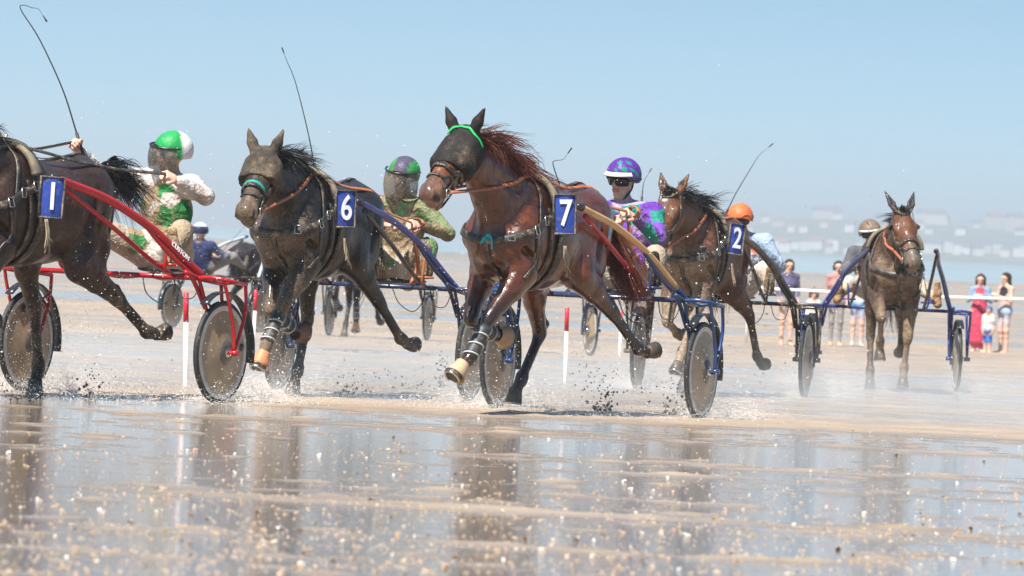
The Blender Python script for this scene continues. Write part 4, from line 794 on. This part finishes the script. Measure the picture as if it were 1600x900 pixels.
def rein_loop(H, Mr, hand, parent_mat):
    c0 = A(*(H['Mi'] @ Vector(mv(Mr, hand)))); mb = MB(); P = [c0 + A(.10 * math.cos(a) * .7, .07 * math.cos(a), .035 * math.sin(a) - .0) + A(-.04, .03, 0) for a in np.linspace(0, 2 * PI, 17)]
    mb.ribbon(P, [A(0, .3, .95)] * 17, .03, .006); P = crom([c0, c0 + A(-.01, .02, -.15), c0 + A(-.06, .03, -.32), c0 + A(-.02, .0, -.45)], 5); mb.ribbon(P, [A(.9, .4, 0)] * len(P), .026, .005); mb.build('rein_end', parent_mat, H['root'])
rein_loop(H6, M6, h6[1], TAN()); rein_loop(H7, M7, h7[1], TAN())

# ---- horse 1: only its quarters are in the picture; red sulky, green and white driver
M1 = rig_m(-2.56, 37.7, 27); P, rz = horse_place(M1, 1.30, 27)
H1 = horse('dark bay trotter cut off by the left edge wearing number 1', P, rz, dict(coat=(.052, .026, .018), leg=(.018, .014, .012), muz=(.06, .04, .03), mat='coat_darkbay', rough=.42, coatw=.2,
    LF=(.10, -.1, (44, 30, 20, 25)), RF=(-.05, -.1, (37, -66, -75, -95)), LH=(.0, .12, (20, -62, -56, -86, -88)), RH=(.0, .0, (50, -26, -12, 10, -5)),
    poll=(1.25, 0, 1.95), head=(.66, 0, -.75), mud=lambda V: np.clip(.10 + .25 * np.clip((1. - V[:, 2]) * 3, 0, 1), 0, 1), tail=dict(path=[(-.86, 0, 1.43), (-.98, .02, 1.55), (-1.14, .05, 1.46), (-1.28, .10, 1.20)], spread=.065, col=(.012, .010, .010), r=.006, n=420),
    mane=dict(n=200, dir=(-.2, .5, .1), len=.16, fall=(-.1, .3, -1.2), col=(.012, .011, .011)), ncen=(.33, .40, 1.29), nnrm=(.62, .78, .0), nup=(-.10, -.08, 1)), '1')
sulky('bright red sulky with white CUSTOM lettering behind horse 1', M1.translation, M1.to_euler().z, dict(frame=paint_red, shaft=paint_red, brace=paint_red, text='CUSTOM', shr=1.15))
def helm1(root, hd): helmet(root, hd, lambda f, s, u: (.75, .72, .70) if f < -.12 else (.015, .33, .08), mud=.12); face_shield(root, hd, -.10)
D1, h1 = driver('driver in green and white silks with raised whip and boxy muddy visor', M1, sit(face=(.82, -.56, .0), hed=(-.42, .06, 1.635), nek=(-.45, .04, 1.45), sh={1: (-.43, .22, 1.42), -1: (-.46, -.16, 1.45)}, el={1: (-.33, .39, 1.36), -1: (-.14, -.33, 1.49)}, wr={1: (-.13, .28, 1.46), -1: (.08, -.36, 1.63)}),
    dict(top=(.30, .22, .13), sleeve=(.62, .55, .52), collar=GR, waist=(.30, .22, .14), legs=(.66, .62, .56), kneec=(.42, .32, .22), shin=(.30, .22, .14), shoe=(.40, .29, .17), bulk=1.14, fat=1.08,
         paints=[(A(-.46, .19, 1.22) - OFF, .13, (.01, .16, .04)), (A(-.40, .06, 1.38) - OFF, .07, (.02, .25, .07)), (A(-.46, -.17, 1.25) - OFF, .10, (.02, .24, .07)), (A(-.36, .04, 1.2) - OFF, .085, (.30, .21, .12))], pattern=(40, [(.01, .17, .04), (.55, .48, .42), (.30, .21, .12), (.34, .25, .15)], (-.02, -.14, .05), (.2, .14, .56), .45, 6, .008)), helm1, mud=clothmud(.26, .42))
reins(H1, h1, LEATHER(), M1)

# ---- horse 2: bay, muddy chest, orange helmet
M2 = rig_m(1.88, 50.3, 11); P, rz = horse_place(M2, 1.30, 15)
H2 = horse('muddy bay trotter without a hood, white mark on brow, number 2', P, rz, dict(coat=(.135, .055, .028), leg=(.05, .03, .022), muz=(.06, .04, .03), face=(.19, .075, .035), mat='coat_bay', rough=.5, coatw=.1, mudc=(.26, .19, .13),
    LF=(.1, -.12, (44, 25, 30, 30)), RF=(.0, -.10, (40, -70, -80, -85)), LH=(.0, .15, (35, -62, -20, -64, -70)), RH=(.0, .0, (45, -20, 30, 30, 5)),
    poll=(1.12, -.05, 1.73), head=(.60, -.16, -.78), earx=.9, earu=.35, mud=lambda V: np.clip(.12 + .42 * np.clip((V[:, 0] - .25) * 2.2, 0, 1) * np.clip((1.5 - V[:, 2]) * 2.4, 0, 1) + .2 * np.clip((.9 - V[:, 2]) * 3, 0, 1), 0, .8),
    mane=dict(n=420, dir=(-.45, .45, .3), len=.23, fall=(-.3, .3, -.9), col=(.013, .011, .010), r=.006), tail=dict(path=[(-.86, 0, 1.42), (-1.02, -.02, 1.3), (-1.05, -.1, 1.0), (-1.1, -.12, .7)], spread=.07, col=(.013, .011, .010), n=200),
    hpaint=[(.09, 0, .03, .028, (.75, .7, .65))], ncen=(.38, .37, 1.36), nnrm=(.62, .78, .0), nup=(-.25, -.18, 1)), '2')
sulky('black sulky with thick mud-flecked shaft behind horse 2', M2.translation, M2.to_euler().z, dict(frame=paint_black, shaft=paint_black, brace=paint_black, shr=1.2))
def helm2(root, hd): helmet(root, hd, lambda f, s, u: (.72, .16, .05), mud=.12); goggles(root, hd)
D2, h2 = driver('driver in pale blue jacket and plain orange helmet behind number 2', M2, sit(pel=(-.55, .05, .97), che=(-.5, .08, 1.22), nek=(-.44, .07, 1.38), hed=(-.38, .05, 1.54), face=(1, .0, -.25), sh={1: (-.45, .27, 1.36), -1: (-.45, -.12, 1.36)}, el={1: (-.40, .42, 1.15), -1: (-.33, -.36, 1.25)}),
    dict(top=(.40, .43, .48), sleeve=(.33, .42, .55), elbowc=(.30, .38, .5), legs=(.6, .56, .5), shoe=(.25, .18, .11), shin=(.4, .32, .24), bulk=1.12, fat=1.06, paints=[(A(-.40, .2, 1.3) - OFF, .05, (.6, .12, .06))]), helm2, h=.012, mud=clothmud(.15, .4))
reins(H2, h2, TAN(), M2)

# ---- horse 3: head-on, far right
M3 = rig_m(float(at(1379, 600, 58)[0]), 58, -2); P, rz = horse_place(M3, 1.32, -1, -.10)
H3 = horse('head-on bay trotter with black ear covers and open blinkers, no number', P, rz, dict(coat=(.085, .042, .025), leg=(.035, .026, .02), muz=(.16, .12, .095), face=(.17, .065, .03), mat='coat_brown', rough=.5, coatw=.1, mudc=(.24, .17, .11),
    LF=(.06, -.05, (14, -14, 5, 12)), RF=(.0, -.05, (58, -40, -25, 5)), LH=(.0, .05, (30, -60, -45, -75, -80)), RH=(.0, .0, (50, -15, 25, 25, 5)),
    poll=(1.02, .0, 1.80), head=(.64, .16, -.75), hroll=.06, earx=.95, earu=.2, earc=(.03, .03, .03), blinkers=True, earl=.235, mud=lambda V: np.clip(.12 + .3 * np.clip((V[:, 0] - .25) * 2.2, 0, 1) * np.clip((1.6 - V[:, 2]) * 2.4, 0, 1) + .3 * np.clip((.9 - V[:, 2]) * 3, 0, 1), 0, .8),
    mane=dict(n=160, dir=(-.6, -.2, .1), len=.18, fall=(-.3, -.2, -.5), col=(.013, .011, .010), r=.006), tail=dict(path=[(-.86, 0, 1.42), (-1.02, .02, 1.3), (-1.05, .12, 1.0), (-1.1, .16, .55)], spread=.06, col=(.013, .011, .010), n=200)), None)
sulky('royal blue sulky seen head-on at the far right', M3.translation, M3.to_euler().z, dict(frame=paint_royal, shaft=paint_royal, brace=paint_black), detail=False)
def helm3(root, hd):
    o = helmet(root, hd, lambda f, s, u: (.20, .14, .10), mud=.2)
    mb = MB(); mb.tube([hd(-.012 + .132 * math.cos(p), .108 * math.sin(p), .052) for p in np.linspace(-1.3, 1.3, 13)], .011, 6); mb.build('white_band', plain('number_white', (.8, .8, .8), .6), o); goggles(root, hd)
D3, h3 = driver('driver in dark jacket and brown helmet with white band, peering past horse', M3, sit(hed=(-.40, -.16, 1.57), nek=(-.44, -.13, 1.40), che=(-.49, -.06, 1.24), sh={1: (-.45, .05, 1.37), -1: (-.45, -.31, 1.37)}, el={1: (-.33, .25, 1.2), -1: (-.36, -.42, 1.18)}, kn={1: (-.14, .36, 1.06), -1: (-.14, -.38, 1.06)}, an={1: (.06, .49, .94), -1: (.06, -.49, .94)}, toe={1: (.12, .50, 1.10), -1: (.12, -.50, 1.10)}),
    dict(top=(.10, .10, .11), sleeve=(.10, .10, .12), legs=(.6, .55, .48), kneec=(.6, .55, .48), shin=(.45, .36, .27), shoe=(.42, .24, .12), bulk=1.1), helm3, h=.012, mud=.25)
reins(H3, h3, TAN(), M3)
# ------------------------------------------------------------------ rigs far behind
g8 = on_ground(262, 513); th8 = -155                                        # going away to the right
M8 = rig_m(g8[0] + .70, g8[1] + .2, th8); P, rz = horse_place(M8, 1.35, th8)
bgc = dict(coat=(.030, .026, .030), leg=(.02, .017, .016), muz=(.06, .05, .04), mat='coat_far', rough=.5, coatw=.1, LF=(.1, 0, (44, 25, 30, 30)), RF=(0, 0, (40, -60, -70, -75)), LH=(0, .05, (40, -50, -30, -60, -70)), RH=(0, 0, (45, -20, 30, 30, 5)), poll=(1.25, 0, 1.75), head=(.75, 0, -.65), mud=lambda V: np.full(len(V), .1),
           tail=dict(path=[(-.86, 0, 1.42), (-1.02, -.02, 1.3), (-1.05, -.05, 1.0), (-1.1, -.06, .7)], spread=.06, col=(.013, .011, .010), n=80))
H8 = horse('black trotter far behind the red sulky, wearing number 8', P, rz, bgc, None, h=.024, scale=.86)
label_plate(H8['root'], '8', (.02, -.42, 1.33), (-.3, -.95, 0), (0, .0, 1), .22, .32, (.10, .12, .28))
sulky('silver-shafted sulky far behind the red sulky', M8.translation, M8.to_euler().z, dict(frame=paint_black, shaft=paint_silver, brace=paint_black), detail=False)
def helm8(root, hd): helmet(root, hd, lambda f, s, u: (.7, .7, .72) if u > .55 else (.02, .03, .08), mud=.0)
D8, h8 = driver('distant driver in navy jacket and navy and white helmet', M8, sit(che=(-.56, 0, 1.17), nek=(-.60, 0, 1.30), hed=(-.60, 0, 1.46), sh={1: (-.60, .19, 1.27), -1: (-.60, -.19, 1.27)}, el={1: (-.42, .28, 1.1), -1: (-.40, -.32, 1.12)}, wr={1: (-.15, .10, 1.12), -1: (-.12, -.25, 1.16)}), dict(top=(.02, .03, .09), sleeve=(.03, .045, .13), elbowc=(.20, .21, .28), legs=(.24, .22, .20), shoe=(.1, .08, .06), bulk=1.1), helm8, h=.016, mud=.05, hands=True)
reins(H8, h8, LEATHER(), M8)
g9 = on_ground(515, 525); M9 = rig_m(g9[0] + .72, g9[1], 10); P, rz = horse_place(M9, 1.3, 10, -.12)
bg9 = dict(bgc); bg9.update(coat=(.06, .03, .02), mat='coat_far2', LF=(.1, .05, (30, 2, 20, 20)), RF=(.0, 0, (40, -60, -70, -75)), bell={'LF': (.6, .2, .08)}, wrap={'LF': (.5, .5, .48), 'RF': (.5, .5, .48)})
H9 = horse('brown trotter almost hidden behind horse 6, only legs showing', P, rz, bg9, None, h=.024)
sulky('far sulky showing one wheel between the legs of horse 6', M9.translation, M9.to_euler().z, dict(frame=paint_black, shaft=paint_black, brace=paint_black), detail=False)
g10 = on_ground(922, 557); M10 = rig_m(g10[0] - .73, g10[1] - .05, -14)
sulky('far sulky whose wheel shows under the belly of horse 7', M10.translation, M10.to_euler().z, dict(frame=paint_navy, shaft=paint_navy, brace=paint_navy), detail=False)

# ------------------------------------------------------------------ whips
def wh(label, Y, pix, dy=0): whip(label, [at(x, y, Y + dy * i) for i, (x, y) in enumerate(pix)])
hw = lambda M, p: mv(M, p)
wh('long whip with curled tip raised by the driver of the red sulky', hw(M1, h1[-1])[1], [(121, 212), (98, 140), (62, 62), (33, 16), (36, 8), (50, 12), (60, 14), (67, 24)])
wh('long thin whip rising behind horse 6', 42.6, [(497, 296), (483, 215), (462, 130), (448, 95), (444, 84)])
wh('short curled whip end above the rump of horse 7', 39.9, [(878, 300), (872, 282), (864, 256), (868, 251), (880, 249), (887, 240)])
wh('whip held up in front of the orange helmet', 50.4, [(1136, 330), (1150, 302), (1172, 265), (1186, 243), (1201, 230)])
wh('short whip beside the brown helmet', 58.2, [(1380, 385), (1372, 372), (1358, 352)])
wh('faint distant whip of the navy jacketed driver', float(g8[1]) + .3, [(345, 396), (372, 365), (400, 336)])
wh('faint whip between the purple helmet and horse 2', 53, [(1003, 310), (1006, 285), (1014, 270)])

# ------------------------------------------------------------------ marker posts and tape
def post(px, py, label, H=.70, lean=0.0, Y=None):
    p = on_ground(px, py) if Y is None else at(px, py, Y); p[2] = gz(p[1]) - .02; r = thing('marker_post', label, 'post', p, 0, 'red-topped white marker posts'); r.rotation_euler = (0, lean, 0)
    mb = MB(); mb.tube([(0, 0, -.05), (0, 0, .02), (0, 0, H * .70)], [.016, .018, .018], 10); mb.build('pole', plain('post_white', (.78, .76, .73), .5, mud=.15), r)
    mb = MB(); mb.tube([(0, 0, H * .70), (0, 0, H), (0, 0, H + .004)], [.020, .020, .012], 10); mb.build('red_top', plain('post_red', (.60, .02, .04), .5, mud=.1), r)
post(290, 605, 'leaning marker post just left of the red sulky wheel', .72, -.04); post(883, 598, 'marker post standing under the belly of horse 7', .71, -.02)
post(968, 557, 'farther marker post below the red tail of horse 7', .62); post(395, 556, 'marker post peeping over the red sulky mudguard', .72, 0, 60)
t0, t1 = at(1170, 449, 106), at(1760, 470, 106); mb = MB(); P = [t0 + (t1 - t0) * x - A(0, 0, .05 * math.sin(x * PI)) for x in np.linspace(0, 1, 14)]; mb.ribbon([p - t0 for p in P], [A(0, -1, 0)] * 14, .05, .004)
tp_ = mb.build('barrier_tape', plain('tape_white', (.82, .82, .82), .5)); tp_.location = t0; tag(tp_, 'taut white barrier tape in front of the spectators', 'tape')
for q, nm in ((0.0, 'left end post of the white barrier tape'), (1.0, 'right end post of the white barrier tape')):
    p = t0 + (t1 - t0) * q; mb = MB(); zz = gz(p[1]); mb.tube([(0, 0, -.1), (0, 0, p[2] - zz + .02)], .025, 8); o = mb.build('tape_post', plain('post_white', (.78, .76, .73), .5, mud=.15)); o.location = (p[0], p[1] + .02, zz); tag(o, nm, 'post')

# ------------------------------------------------------------------ spectators
def stand(H, hands=None, wide=.09, lean=0):
    k = H / 1.7; S = lambda x, y, z: A(x, y, z) * k
    J = dict(pel=S(0, 0, .93), che=S(0, 0, 1.22), nek=S(-.01, 0, 1.42), hed=S(.01, 0, 1.58), face=(1, 0, -.15), sh={s: S(-.01, .17 * s, 1.38) for s in (1, -1)}, el={s: S(-.02, .22 * s, 1.12) for s in (1, -1)}, wr={s: S(.08, .20 * s, .90) for s in (1, -1)}, hip={s: S(0, .085 * s, .90) for s in (1, -1)}, kn={s: S(.02, wide * s, .49) for s in (1, -1)}, an={s: S(0, wide * s, .085) for s in (1, -1)}, toe={s: S(.15, (wide + .02) * s, .03) for s in (1, -1)})
    if hands: J.update({k2: {s: S(*v) for s, v in d.items()} for k2, d in hands.items()})
    return J
def hair(parent, hd, col, long=.1, sz=1.0):
    B = Body(); B.seg(hd(-.03, 0, .045), hd(.0, 0, .06), (.088, .085), (.084, .078), col, side=hd(0, 1, 0) - hd(0, 0, 0), k=.02)
    B.seg(hd(-.05, 0, .03), hd(-.065, 0, -long), (.085, .055), (.075, .04), col, side=hd(0, 1, 0) - hd(0, 0, 0), k=.03)
    for s in (-1, 1): B.seg(hd(-.02, s * .07, .04), hd(-.02, s * .08, -long * .8), .035, .03, col, k=.03)
    return obj('hair', B.mesh('hair', .014), painted('hair_soft', .7, fine=30), parent)
def spect(label, px, py, H, face, C, hairc=None, J=None, hat=None, long=.1):
    p = on_ground(px, py); p[2] = gz(p[1]); r = thing('person', label, 'person', p, math.radians(face), 'spectators on the beach'); J = J or stand(H); C = dict(C); C.setdefault('size', .82 if H < 1.2 else 1.0); C.setdefault('fat', .72 if H < 1.2 else .92); C.setdefault('bulk', .65 if H < 1.2 else .85)
    o, hd, _ = person(r, J, C, .014, mat=painted('clothing_clean', .8, fine=50, wrinkle=.5, dark=.15)); sm = painted('skin', .55, fine=120, dark=.15)
    for s in (-1, 1): d = unit(J['wr'][s] - J['el'][s]); fist(r, J['wr'][s], d, A(0, -s, -.2), sm, grip=.45, hh=.0085)
    if hairc: hair(r, hd, hairc, long)
    if hat: helmet(r, hd, lambda f, s, u: hat, name='sun_hat', mud=0, size=C['size'] if H > 1.2 else .9)
    return r
up2 = dict(el={1: (.06, .25, 1.12), -1: (.06, -.25, 1.12)}, wr={1: (.27, .10, 1.22), -1: (.27, -.10, 1.22)})
DEN = (.22, .32, .45)
spect('woman in long red dress and denim jacket by the white tape', 1527, 551, 1.55, 262, dict(top=(.50, .06, .10), sleeve=DEN, legs=SKIN, shoe=SKIN, skirt=((.50, .05, .10), .25), elbowc=DEN, paints=[(A(0, s * .15, 1.12), .12, DEN) for s in (-1, 1)] + [(A(-.1, 0, 1.1), .15, DEN)]), (.09, .035, .02), stand(1.55, up2), long=.10)
spect('small child in white patterned shirt, blue shorts and cap holding skirt', 1542, 552, .90, 255, dict(top=(.65, .58, .55), legs=(.06, .18, .55), kneec=(.06, .18, .55), shin=SKIN, shoe=SKIN, forec=SKIN), None, hat=(.10, .12, .25))
spect('long-haired young woman in denim shorts and dark top with phone', 1567, 553, 1.60, 215, dict(top=SKIN, waist=(.35, .45, .58), legs=(.38, .48, .62), kneec=SKIN, shin=SKIN, shoe=SKIN, forec=SKIN, elbowc=SKIN, paints=[(A(.05, 0, 1.22), .13, (.02, .02, .03))]), (.04, .02, .013), stand(1.60, up2), long=.22)
spect('spectator in grey trousers behind the raised boot of the far driver', 1304, 541, 1.68, 275, dict(top=(.45, .22, .2), legs=(.28, .25, .24), shoe=SKIN), (.06, .04, .03), long=.05)
spect('spectator in bright blue shorts beside grey trousers', 1338, 541, 1.62, 270, dict(top=(.5, .5, .5), legs=(.03, .32, .60), kneec=SKIN, shin=SKIN, shoe=(.5, .5, .5), forec=SKIN), (.08, .05, .03), long=.05)
spect('child with brown hair peeping between the two right-hand sulkies', 1268, 541, 1.05, 270, dict(top=(.6, .55, .5), legs=(.3, .35, .4), shin=SKIN, shoe=SKIN), (.10, .05, .03), long=.03)
spect('bare-legged spectator in dark top half hidden by the black sulky', 1227, 541, 1.62, 280, dict(top=(.10, .09, .16), legs=(.35, .3, .27), kneec=SKIN, shin=SKIN, shoe=SKIN), (.05, .03, .02), long=.08)

# ------------------------------------------------------------------ far town
def house(px, py, w_, d_, hgt, roof, label, wall):
    """px, py: foot of the house as the photograph shows it, on the hill across the bay"""
    best = min(np.linspace(3925, 4595, 60), key=lambda Y: abs(hill(np.array(at(px, py, Y)[0]), np.array(Y)) - at(px, py, Y)[2])); p = at(px, py, best)
    z0 = float(hill(np.array(p[0]), np.array(best))); r = thing('house', label, 'house', (p[0], best, z0 - 1.5), rnd.uniform(-.3, .3), 'houses of the far hillside town')
    H_ = hgt + 1.5; mb = MB(); mb.box(A(0, 0, H_ / 2), A(w_ / 2, d_ / 2, H_ / 2)); mb.build('wall', plain('render_%d' % int(wall[0] * 99), wall, .8), r, False)
    mb = MB(); a, b_, hh = w_ / 2 + .4, d_ / 2 + .4, roof; mb.add([(-a, -b_, H_), (a, -b_, H_), (a, b_, H_), (-a, b_, H_), (-a * .8, 0, H_ + hh), (a * .8, 0, H_ + hh)], [(0, 1, 5, 4), (2, 3, 4, 5), (1, 2, 5), (3, 0, 4), (3, 2, 1, 0)])
    ro = mb.build('roof', plain('slate', (.14, .14, .16), .7) if rnd.random() < .7 else plain('tile', (.30, .14, .10), .8), r, False)
    mb = MB(); mb.box(A(w_ * .28, 0, H_ + hh * .9), A(.6, .5, 1.3)); mb.build('chimney', plain('brick_far', (.3, .2, .16), .8), ro, False)
WL = [(.80, .78, .74), (.74, .69, .62), (.66, .60, .54), (.78, .76, .76)]
for i in range(34): house(1105 + i * 15.5 + rnd.uniform(-5, 5), rnd.uniform(384, 394) + i * .3, rnd.uniform(5, 9), 8, rnd.uniform(4.5, 8.5), rnd.uniform(2, 3.5), 'pale blurred house in the lower row of the far town', rnd.choice(WL))
for i in range(22): house(1120 + i * 24 + rnd.uniform(-8, 8), rnd.uniform(340, 366) + i * .3, rnd.uniform(5, 8), 8, rnd.uniform(3.5, 5.5), rnd.uniform(2, 3), 'small blurred house on the upper slope of the far town', rnd.choice(WL))
for px, py, w_, hg, lb in ((1292, 336, 24, 7, 'broad mansion on the far ridge left of the head-on horse'), (1455, 345, 26, 8, 'long pale block on the far ridge right of the head-on horse'), (1553, 345, 11, 10, 'narrow tower-like block on the far ridge, left of a pair'), (1585, 346, 14, 11, 'wide block on the far ridge at the right edge')): house(px, py, w_, 10, hg, 3.5, lb, (.62, .55, .52))

# ------------------------------------------------------------------ shells, clods, spray
def shell_mesh(seed):
    r = random.Random(seed); n = 11; V = [(0, -.45, .02)]; Fc = []
    for k, q in enumerate((.5, 1.0)):
        for i in range(n): a = PI * (.12 + .76 * i / (n - 1)); V.append((q * math.cos(a) * (1 + .1 * r.random()), q * math.sin(a) * 1.1 - .45, (.34 if k == 0 else .04) + (.06 if i % 2 else 0)))
    Fc += [(0, i + 1, i + 2) for i in range(n - 1)] + [(i + 1, n + i + 1, n + i + 2, i + 2) for i in range(n - 1)]
    me = bpy.data.meshes.new('shell'); me.from_pydata(V, [], Fc); me.update(); return me
SM = []
for i, cc in enumerate(((.56, .45, .33), (.52, .31, .20), (.66, .60, .53), (.40, .24, .14))): me = shell_mesh(i); me.materials.append(plain('shell_%d' % i, cc, .5, mud=.15, mudscale=3)); SM.append(me)
cnt = 0
while cnt < 300:
    py = 640 + 258 * rnd.random() ** .55; px = rnd.uniform(-10, 1610); g = on_ground(px, py); o = bpy.data.objects.new('shell', SM[rnd.choice((0, 0, 1, 2, 2, 3))]); COL.objects.link(o); s = rnd.uniform(.006, .014) * (1 if rnd.random() < .9 else 1.5)
    z = max(float(sand_z(np.array(g[0]), np.array(g[1]))), -.002); o.location = (g[0], g[1], float(gz(g[1])) + z + s * .25); o.scale = (s, s, s * rnd.uniform(.9, 1.6)); o.rotation_euler = (rnd.uniform(-.5, .9), rnd.uniform(-.5, .5), rnd.uniform(0, 6.28)); tag(o, 'small pale seashell lying on the wet foreground sand', 'shell', 'seashells on the wet sand'); cnt += 1
def bits(name, C, S, mat, label, cat, squash=1.0):
    """many loose grains or drops: every one a small tumbled octahedron"""
    C = np.asarray(C, float); S = np.asarray(S, float); n = len(C); D = np.array([(1, 0, 0), (-1, 0, 0), (0, 1, 0), (0, -1, 0), (0, 0, 1), (0, 0, -1)], float)
    V = C[:, None, :] + S[:, None, None] * D[None] * (1 + .5 * NR.normal(size=(n, 6, 1)) * .5) * A(1, 1, squash) + S[:, None, None] * NR.normal(size=(n, 6, 3)) * .12
    Fc = np.array([(0, 2, 4), (2, 1, 4), (1, 3, 4), (3, 0, 4), (2, 0, 5), (1, 2, 5), (3, 1, 5), (0, 3, 5)]); Q = (np.arange(n) * 6)[:, None, None] + Fc[None]
    o = obj(name, mesh_np(name, V.reshape(-1, 3), Q.reshape(-1, 3), False), mat); o['kind'] = 'stuff'; o['label'] = label; o['category'] = cat; return o
def scatter(n, p0, p1, f):
    Py = p0 + (p1 - p0) * NR.random(n) ** f; Px = NR.uniform(-150, 1750, n); G = np.array([on_ground(x, y) for x, y in zip(Px, Py)]); G[:, 2] = gz(G[:, 1]) + np.maximum(sand_z(G[:, 0], G[:, 1]), -.002); return G
G = scatter(8000, 612, 899, .58); bits('shell_grit', G, NR.uniform(.0025, .008, len(G)), plain('grit', (.50, .38, .26), .6, var=.6), 'pale crushed shell scattered over the wet sand', 'shell grit', .5)
G = scatter(3000, 560, 899, .7); bits('sand_lumps', G, NR.uniform(.004, .012, len(G)), plain('sand_lump', (.36, .25, .15), .7, var=.4), 'small lumps of churned sand on the beach', 'sand', .55)
wt, nn, bb = nodes('spray_white'); bb.inputs['Base Color'].default_value = (.82, .79, .75, 1); bb.inputs['Roughness'].default_value = .3; bb.inputs['Subsurface Weight'].default_value = 0
drops, sizes = [], []
def burst(M, x, y, n, rx, rz_, up=.0, sz=(.0012, .0035), ry=.15):
    """spray thrown back from a wheel or hoof, in the rig's own frame"""
    q = np.abs(NR.normal(size=n)); p = np.stack([x - q * rx * .8 + NR.normal(size=n) * rx * .35, y + NR.normal(size=n) * ry, up + np.abs(NR.normal(size=n)) * rz_ * (.4 + .6 * q / 2)], 1)
    Wd = np.array([mv(M, v) for v in p]); drops.append(Wd); sizes.append(NR.uniform(sz[0], sz[1], n) * np.where(NR.random(n) < .03, 2.0, 1))
for M, k in ((M7, 1), (M6, 1), (M1, 1.2), (M2, 1), (M3, .8)):
    for s in (1, -1): burst(M, -.05, .75 * s, int(9000 * k), .55, .12, sz=(.0008, .0026)); burst(M, .2, .75 * s, int(700 * k), .7, .45, ry=.3)
    burst(M, 1.4, 0, int(9000 * k), 1.1, .10, ry=.6, sz=(.0008, .0026)); burst(M, 1.2, 0, int(800 * k), .8, .6, up=.2, ry=.45); burst(M, 1.2, .1, int(420 * k), .7, 1.0, up=.4, sz=(.002, .0042), ry=.6)
bits('water_spray', np.concatenate(drops), np.concatenate(sizes), wt, 'fine white spray and droplets thrown up by wheels and hooves', 'spray')
drops, sizes = [], []
def clods(px, py, top, n, spread, Y=None):
    g = on_ground(px, py); t = NR.random(n) ** 1.7; X = NR.normal(size=n) * spread * (.4 + t); H_ = t * (py - top) / (F_PX / g[1]) + .01
    drops.append(np.stack([g[0] + X, g[1] + NR.normal(size=n) * .12, gz(g[1]) + H_], 1)); sizes.append(NR.uniform(.003, .010, n) * (1.5 - t))
clods(940, 648, 570, 170, .09); clods(1050, 650, 590, 110, .12); clods(142, 624, 570, 70, .05); clods(552, 618, 575, 60, .09); clods(688, 606, 530, 60, .03); clods(20, 625, 560, 60, .2); clods(1225, 600, 300, 40, .5); clods(900, 560, 520, 30, .3); clods(650, 610, 560, 40, .3)
bits('mud_splash', np.concatenate(drops), np.concatenate(sizes), plain('mud_dark', (.05, .04, .035), .5), 'dark clods of wet mud flying up from the sand', 'mud')

# low veil of spray hanging behind the rigs
mb = MB(); mb.box(A(1.0, 51, .15), A(13, 14.5, .62)); mo = mb.build('spray_mist', None, None, False); mo['kind'] = 'stuff'; mo['label'] = 'pale veil of water mist hanging low over the sand'; mo['category'] = 'mist'
m = bpy.data.materials.new('spray_mist'); m.use_nodes = True; n = m.node_tree; n.nodes.clear(); o_ = n.nodes.new('ShaderNodeOutputMaterial'); pv = n.nodes.new('ShaderNodeVolumePrincipled'); pv.inputs['Color'].default_value = (.98, .95, .92, 1)
tc_ = n.nodes.new('ShaderNodeTexCoord'); sx_ = n.nodes.new('ShaderNodeSeparateXYZ'); n.links.new(tc_.outputs['Object'], sx_.inputs[0])
hgt = mth(n, 'ADD', sx_.outputs['Z'], mth(n, 'MULTIPLY', mth(n, 'SUBTRACT', sx_.outputs['Y'], 39.8), .0088))
fall = mth(n, 'POWER', rng_(n, hgt, .62, -.05), 2.6); edge_ = mth(n, 'MULTIPLY', rng_(n, sx_.outputs['Y'], 37.2, 39.5), rng_(n, sx_.outputs['Y'], 65, 56))
nz = rng_(n, noise(n, .9, 3, .6), .36, .68, .15, 1.0); n.links.new(mth(n, 'MULTIPLY', mth(n, 'MULTIPLY', mth(n, 'MULTIPLY', fall, edge_), nz), MIST), pv.inputs['Density']); n.links.new(pv.outputs[0], o_.inputs['Volume']); mo.data.materials.append(m)
